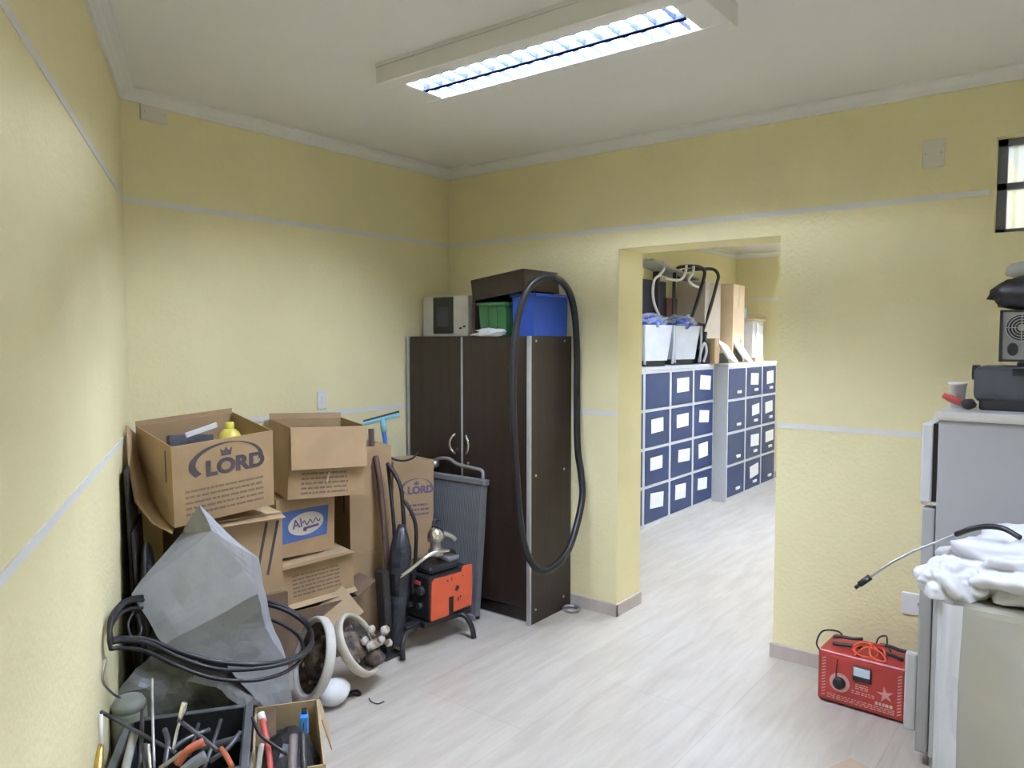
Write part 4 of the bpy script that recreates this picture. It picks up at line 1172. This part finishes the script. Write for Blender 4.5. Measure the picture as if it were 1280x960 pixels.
for j in range(rows + 1):
    z = .05 + (BT + .012 - .05) * j / rows
    ring = []
    for i, (x, y, nx, ny) in enumerate(per):
        o = .010 + .012 * (1 + noise.noise(Vector((x * 6, y * 6, z * 1.6)))) * (1.0 if j < rows else .5)
        corner = max(0, 1 - math.hypot(x - x0, y - y1) / .07)
        px, py = x + nx * o, y + ny * o
        px -= corner * .012
        py += corner * (.012 + .010 * (1 - j / rows))
        ring.append(m.bm.verts.new((px, py, z)))
    grid.append(ring)
n = len(per)
for j in range(rows):
    for i in range(n):
        m.bm.faces.new((grid[j][i], grid[j][(i + 1) % n], grid[j + 1][(i + 1) % n], grid[j + 1][i]))
m.build('bag_skirt', M_FILM, t, True)
# gathered white fold down the near corner
m = MB()
fold = []
for j in range(14):
    z = .02 + (BT - .02) * j / 13
    w = .012 + .008 * noise.noise(Vector((0, 3, z * 3)))
    fold.append([Vector((x0 - .030 + .004 * math.sin(j), y1 - .02 - w, z)), Vector((x0 - .036, y1 - .008, z)), Vector((x0 - .030, y1 + .016 + .006 * math.sin(j * .8), z)), Vector((x0 + .01, y1 + .034, z))])
vs = [[m.bm.verts.new(p) for p in r_] for r_ in fold]
for a_, b_ in zip(vs, vs[1:]):
    for k in range(3):
        m.bm.faces.new((a_[k], a_[k + 1], b_[k + 1], b_[k]))
o = m.build('bag_fold', mat('bag_film_thick', (.82, .84, .86), .35, alpha=.62, var=.02), t, True)
# crumpled bag heaped over the bin mouth
def crumple(name, label, c, rad, amp, fr, seed, flat, sub=5, rot=None, m=M_BAG):
    mb = MB()
    res = bmesh.ops.create_icosphere(mb.bm, subdivisions=sub, radius=1.0)
    E_ = Euler([R(a) for a in (rot or (0, 0, 0))]).to_matrix()
    for v in res['verts']:
        p = v.co.copy()
        k = 1 + amp * (abs(noise.noise(p * fr + Vector((seed, 0, 0)))) * 1.6 - .4 + .5 * abs(noise.noise(p * fr * 2.4 + Vector((0, seed, 0)))))
        q = Vector((p.x * rad[0] * k, p.y * rad[1] * k, p.z * rad[2] * k))
        q.z = max(q.z, flat)
        v.co = E_ @ q + Vector(c)
    return solo(name, mb, m, label, 'plastic bag', smooth=True)
crumple('white_plastic_bag', 'crumpled white plastic bag heaped on top of the wrapped bin', (2.72, .07, BT + .06), (.22, .29, .125), .34, 1.9, 4, -.05)
crumple('white_plastic_bag', 'smaller white bag end bulging over the bin corner above the outlet', (2.60, .325, BT + .030), (.11, .095, .075), .26, 1.6, 8, -.025)
# bare-ended cable
pts = [P(1084, 724, 2.45), P(1110, 706, 2.42), P(1140, 690, 2.40), P(1165, 680, 2.38), P(1195, 668, 2.34), P(1215, 661, 2.30), P(1235, 658, 2.28), P(1255, 661, 2.25), P(1275, 672, 2.2)]
t = thing('antenna_cable', 'grey cable with a dark plug sticking out over the white bag', 'cable', P(1235, 690, 2.28))
m = MB(); m.tube([rel(p, t) for p in pts[:5]], .0042, 8, 4); m.build('inner_wire', M_STEEL, t, True)
m = MB(); m.tube([rel(p, t) for p in pts[4:]], .0085, 8, 4); m.build('sheath', M_RUBBER, t, True)
m = MB(); m.tube([rel(P(1088, 721, 2.45), t), rel(P(1074, 731, 2.46), t)], .010, 8, 1); m.tube([rel(P(1074, 731, 2.46), t), rel(P(1069, 735, 2.465), t)], .006, 8, 1); m.build('plug', M_BLACK, t, True)

# cardboard sheet at the bottom edge of the picture
m = MB(); m.box((0, 0, .003), (.30, .26, .006))
o = solo('cardboard_sheet', m, mat('pinkish_cardboard', (.52, .40, .29), .85), 'flat pale cardboard piece on the floor before the red charger', 'cardboard'); o.location = (2.80, .625, 0); o.rotation_euler = (0, 0, R(-22))

# ---------------------------------------------------------------- room beyond the doorway: filing cabinets
CBH = 1.36
def cabinet(label, x, y, w, holders, labels, group):
    t = thing('filing_cabinet', label, 'filing cabinet', (x + w / 2, y + .23, 0), (0, 0, 0), group)
    yf = -.23
    m = MB()
    m.b2((-w / 2 + .001, yf + .012, .035), (w / 2 - .001, .22, CBH - .03)); m.build('body', M_FGREY, t)
    m = MB(); m.b2((-w / 2 + .001, yf - .006, CBH - .03), (w / 2 - .001, .222, CBH), bev=.004); m.build('top', M_FGREY, t)
    m = MB(); m.b2((-w / 2 + .001, yf, 0), (w / 2 - .001, .21, .036)); m.build('plinth', M_FGREY, t)
    for s in (-1, 1):
        m = MB(); m.b2((min(s * w / 2, s * (w / 2 - .02)), yf, .036), (max(s * w / 2, s * (w / 2 - .02)), yf + .02, CBH - .03)); m.build('upright', M_FGREY, t)
    hgt = (CBH - .03 - .036) / 4
    for r in range(4):
        z0 = .036 + r * hgt
        m = MB(); m.b2((-w / 2 + .02, yf - .001, z0 + hgt - .022), (w / 2 - .02, yf + .02, z0 + hgt)); m.build('rail', M_FGREY, t)
        m = MB(); m.b2((-w / 2 + .022, yf - .004, z0 + .004), (w / 2 - .022, yf + .02, z0 + hgt - .024), bev=.003); d = m.build('drawer', M_FBLUE, t)
        if labels[r]:
            lw, lh = rnd.uniform(.20, .25), rnd.uniform(.11, .14)
            q = MB(); q.box((rnd.uniform(-.02, .05), yf - .0048, z0 + hgt * .55), (lw, .001, lh), rot=(0, rnd.uniform(-5, 5), 0)); q.build('paper_label', M_PAPER, d)
        if holders:
            q = MB(); q.box((.04, yf - .010, z0 + hgt * .2), (.10, .012, .028), bev=.003); q.build('handle', M_WHITE, d)
    return t
G1, G2 = 'first row of navy filing cabinets', 'second row of navy filing cabinets'
cabinet('navy filing cabinet mostly hidden behind the doorway edge', 5.14, 2.97, .48, False, (1, 1, 1, 1), G1)
cabinet('navy filing cabinet with no paper on its top drawer, nearest row', 5.622, 2.97, .485, False, (1, 1, 1, 0), G1)
cabinet('navy filing cabinet with four paper labels, middle of the nearest row', 6.11, 2.97, .476, False, (1, 1, 1, 1), G1)
cabinet('navy filing cabinet ending the nearest row beside the grey cabinet side', 6.588, 2.97, .465, False, (1, 1, 1, 1), G1)
cabinet('navy filing cabinet with bare drawers and its pale grey side showing', 7.085, 2.84, .48, True, (0, 0, 0, 0), G2)
cabinet('navy filing cabinet with papers on all drawers, middle of the further row', 7.567, 2.84, .468, True, (1, 1, 1, 1), G2)
cabinet('navy filing cabinet last in the further row, lowest drawer bare', 8.037, 2.84, .44, True, (0, 1, 1, 1), G2)

# things on the cabinets
Z = CBH
def pbin(label, x, y, w, d, h, rotz):
    t = thing('white_bin', label, 'bin', (x, y, Z), (0, 0, rotz), 'white bins on the filing cabinets')
    mb = MB()
    q = .80
    o0 = [(-w / 2 * q, -d / 2 * q, .05), (w / 2 * q, -d / 2 * q, .05), (w / 2 * q, d / 2 * q, .05), (-w / 2 * q, d / 2 * q, .05)]
    o1 = [(-w / 2, -d / 2, h), (w / 2, -d / 2, h), (w / 2, d / 2, h), (-w / 2, d / 2, h)]
    i1 = [(x_ * .95, y_ * .95, h) for x_, y_, _ in o1]
    i0 = [(x_ * .95, y_ * .95, .06) for x_, y_, _ in o0]
    mb._new(o0 + o1 + i1 + i0, [(3, 2, 1, 0)] + [(i, (i + 1) % 4, 4 + (i + 1) % 4, 4 + i) for i in range(4)] + [(4 + i, 4 + (i + 1) % 4, 8 + (i + 1) % 4, 8 + i) for i in range(4)] + [(8 + i, 8 + (i + 1) % 4, 12 + (i + 1) % 4, 12 + i) for i in range(4)] + [(12, 13, 14, 15)])
    mb.build('bin_body', mat('bluish_white_plastic', (.66, .70, .78), .4), t)
    mb = MB(); mb.b2((-w * .36, -d * .36, 0), (w * .36, d * .36, .052)); mb.build('base', M_BLACK, t)
    for s in (-1, 1):
        mb = MB(); mb.tube([(s * w * .5, -d * .5, .02), (s * w * .52, -d * .52, h * .5), (s * w * .53, -d * .52, h)], .011, 6, 3)
        mb.build('frame_tube', M_FGREY, t, True)
    return t
for i, (x, y, lab, lb2) in enumerate(((6.0, 3.16, 'white bin holding blue plastic, nearest the doorway edge', 'blue plastic bag in the white bin nearest the doorway edge'), (6.58, 3.16, 'second white bin from the doorway, under the black tube frame', 'blue plastic bag in the second white bin from the doorway'))):
    pbin(lab, x, y, .36, .30, .36, -14)
    mb = MB(); mb.blob((x, y - .03, Z + .375), (.15, .12, .075), .25, 3, 3, i)
    solo('blue_bag', mb, M_BLUEC, lb2, 'plastic bag', 'blue bags in the white bins', smooth=True)
    mb = MB(); mb.blob((x + .03, y - .02, Z + .385), (.18, .14, .075), .4, 3.2, 4, i + 5)
    solo('clear_wrap', mb, M_CLEAR, 'clear plastic wrap over the ' + ('first' if i == 0 else 'second') + ' white bin from the doorway', 'plastic wrap', smooth=True)
# black tubular frames (upturned chair frame)
fb_ = P(868, 400, 7.2)
t = thing('chair_frame', 'upturned black tubular chair frame above the white bins', 'chair frame', (fb_.x, fb_.y, Z))
for pts in ([(841, 405, 7.24), (842, 385, 7.24), (843, 345, 7.24), (846, 336, 7.25), (855, 333, 7.27), (872, 333, 7.31), (880, 338, 7.33), (880, 347, 7.33), (873, 372, 7.32), (863, 402, 7.3)],
            [(848, 352, 7.42), (850, 343, 7.42), (858, 338, 7.44), (885, 336, 7.5), (894, 338, 7.51), (898, 345, 7.51), (896, 355, 7.5), (888, 385, 7.46), (879, 412, 7.42), (870, 438, 7.38)]):
    m = MB(); m.tube([rel(P(*p), t) for p in pts], .017, 8, 4); m.build('frame_tube', M_BLACK, t, True)
for p, q in (((863, 402, 7.3), (881, 406, 7.43)), ((855, 333, 7.27), (862, 338, 7.44))):
    m = MB(); m.tube([rel(P(*p), t), rel(P(*q), t)], .012, 8, 1); m.build('cross_tube', M_BLACK, t, True)
# curved white tubes hung over the frame
for i, (lab, pts) in enumerate((
        ('long curved white tube above the first white bin', [(829, 326, 7.0), (830, 336, 6.98), (824, 344, 6.95), (818, 350, 6.92), (816, 365, 6.9), (818, 380, 6.9), (824, 395, 6.9)]),
        ('curved white tube hooked on the black frame, left of a pair', [(858, 332, 7.2), (857, 340, 7.18), (852, 349, 7.15), (842, 350, 7.1), (830, 347, 7.05)]),
        ('curved white tube hooked on the black frame, right of a pair', [(867, 333, 7.25), (866, 341, 7.22), (861, 350, 7.2), (866, 356, 7.22), (873, 359, 7.25)]))):
    m = MB(); m.tube([P(*p) for p in pts], .013, 8, 5)
    solo('curved_tube', m, M_WHITE, lab, 'tube', 'white tubes on the chair frame', smooth=True)
# leaning slabs at the doorway edge
t = thing('folded_table', 'grey slatted panel lying slanted behind the white tubes', 'panel', (6.65, 3.29, Z + .89), (0, 6.5, 0))
for k in range(4):
    m = MB(); m.box((0, -.09 + k * .06, 0), (1.0, .05, .022), bev=.003); m.build('slat', mat('grey_slat', (.36, .36, .34), .6), t)
m = MB(); m.box((.0, .08, -.445), (.03, .06, .87), rot=(0, -6.5, 0)); m.build('leg', M_DGREY, t)
m = MB(); m.box((0, 0, .40), (.50, .03, .80), bev=.004)
o = solo('navy_board', m, mat('navy_board', (.03, .035, .06), .5), 'dark navy board standing behind the first white bin', 'board'); o.location = (6.60, 3.405, Z)
m = MB(); m.box((0, 0, .32), (.40, .06, .64), bev=.004)
o = solo('brown_panel', m, M_BROWN, 'reddish brown wooden panel standing behind the second white bin', 'panel'); o.location = (7.0, 3.385, Z)
def fcarton(label, x, y, z, w, d, h, mm, rotz=0, dark=False):
    t = thing('storage_carton', label, 'carton', (x, y, z), (0, 0, rotz), 'cartons on the filing cabinets')
    m = MB(); m.b2((-w / 2, -d / 2, 0), (w / 2, d / 2, h), bev=.004); m.build('body', mm, t)
    m = MB(); m.b2((-w / 2 - .003, -d / 2 - .003, h), (w / 2 + .003, d / 2 + .003, h + .005)); m.build('lid_flap', mm, t)
    m = MB(); m.b2((-.02, -d / 2 - .0012, h * .7), (.02, -d / 2, h)); m.build('tape', M_TAPE, t)
    if dark:
        m = MB(); m.box((w * .18, -d / 2 - .001, h * .27), (.06, .002, .03), rot=(0, 20, 0)); m.build('hand_hole', M_INKS, t)
    return t
fcarton('tall tan carton lit by daylight on the further cabinets', 7.72, 3.16, Z, .38, .34, .80, M_TAN, 4, True)
fcarton('tall pale carton behind the black frame, left of the lit one', 7.24, 3.22, Z, .42, .30, .80, mat('pale_carton', (.50, .43, .33), .8), 2)
fcarton('small brown carton between black frame and lit carton', 7.02, 2.99, Z, .14, .12, .24, M_CARD, 6)
t = thing('dark_bottle', 'small dark bottle before the small brown carton on the cabinets', 'bottle', (6.94, 3.02, Z))
m = MB(); m.lathe([(.045, 0), (.048, .02), (.048, .18), (.02, .24), (.02, .29)], 14, cap0=True, cap1=True); m.build('bottle_body', M_BLACK, t, True)
m = MB(); m.lathe([(.023, .28), (.023, .31)], 12, cap0=True, cap1=True); m.build('cap', M_BLACK, t, True)
m = MB(); m.tube([(6.80, 3.02, Z + .02), (6.79, 2.99, Z + .12), (6.84, 2.98, Z + .20), (6.89, 2.98, Z + .12), (6.87, 3.0, Z + .02)], .012, 8, 5)
solo('bent_tube', m, M_FGREY, 'bent pale metal tube left of the small dark bottle', 'tube', smooth=True)
m = MB(); m.box((0, 0, .07), (.36, .24, .14), bev=.01)
o = solo('dark_case', m, M_DGREY, 'low dark grey case on the cabinets beneath the bent tube', 'case'); o.location = (6.84, 3.22, Z)
for i, (x, lab) in enumerate(((7.30, 'bright white document folder leaning back, left one'), (7.70, 'bright white document folder leaning back, right one'))):
    t = thing('document_folder', lab, 'folder', (x, 2.93, Z), (0, 0, 0), 'folders on the further cabinets')
    m = MB(); m.box((0, 0, .11), (.30, .012, .25), rot=(-38, 14, 0)); m.build('cover', M_PAPER, t)
    m = MB(); m.box((0, .012, .105), (.29, .010, .24), rot=(-38, 14, 0)); m.build('pages', M_OFFW, t)
    m = MB(); m.box((0, .07, .05), (.22, .06, .10)); m.build('holder', mat('pale_green_holder', (.45, .48, .40), .6), t)
m = MB(); m.box((0, 0, .02), (.26, .20, .04), bev=.003)
o = solo('paper_pad', m, mat('faded_brown_paper', (.45, .30, .22), .8), 'low brown paper stack at the end of the further cabinets', 'paper stack'); o.location = (8.05, 2.98, Z)
t = thing('white_cabinet_box', 'white box with a tan lid at the far end of the cabinets', 'box', (8.28, 3.12, Z))
m = MB(); m.b2((-.16, -.14, 0), (.16, .14, .44), bev=.004); m.build('body', M_OFFW, t)
m = MB(); m.b2((-.18, -.16, .44), (.18, .16, .465), bev=.004); m.build('lid', M_TAN, t)
m = MB(); m.box((-.02, -.150, .21), (.16, .008, .38), rot=(0, 14, 0)); m.build('hanging_paper', M_PAPER, t)
m = MB(); m.box((0, 0, .06), (.12, .10, .12), bev=.006)
o = solo('grey_pack', m, mat('grey_blue_pack', (.45, .48, .53), .5), 'small grey-blue pack on the tan-lidded white box', 'pack'); o.location = (8.17, 3.14, Z + .465)
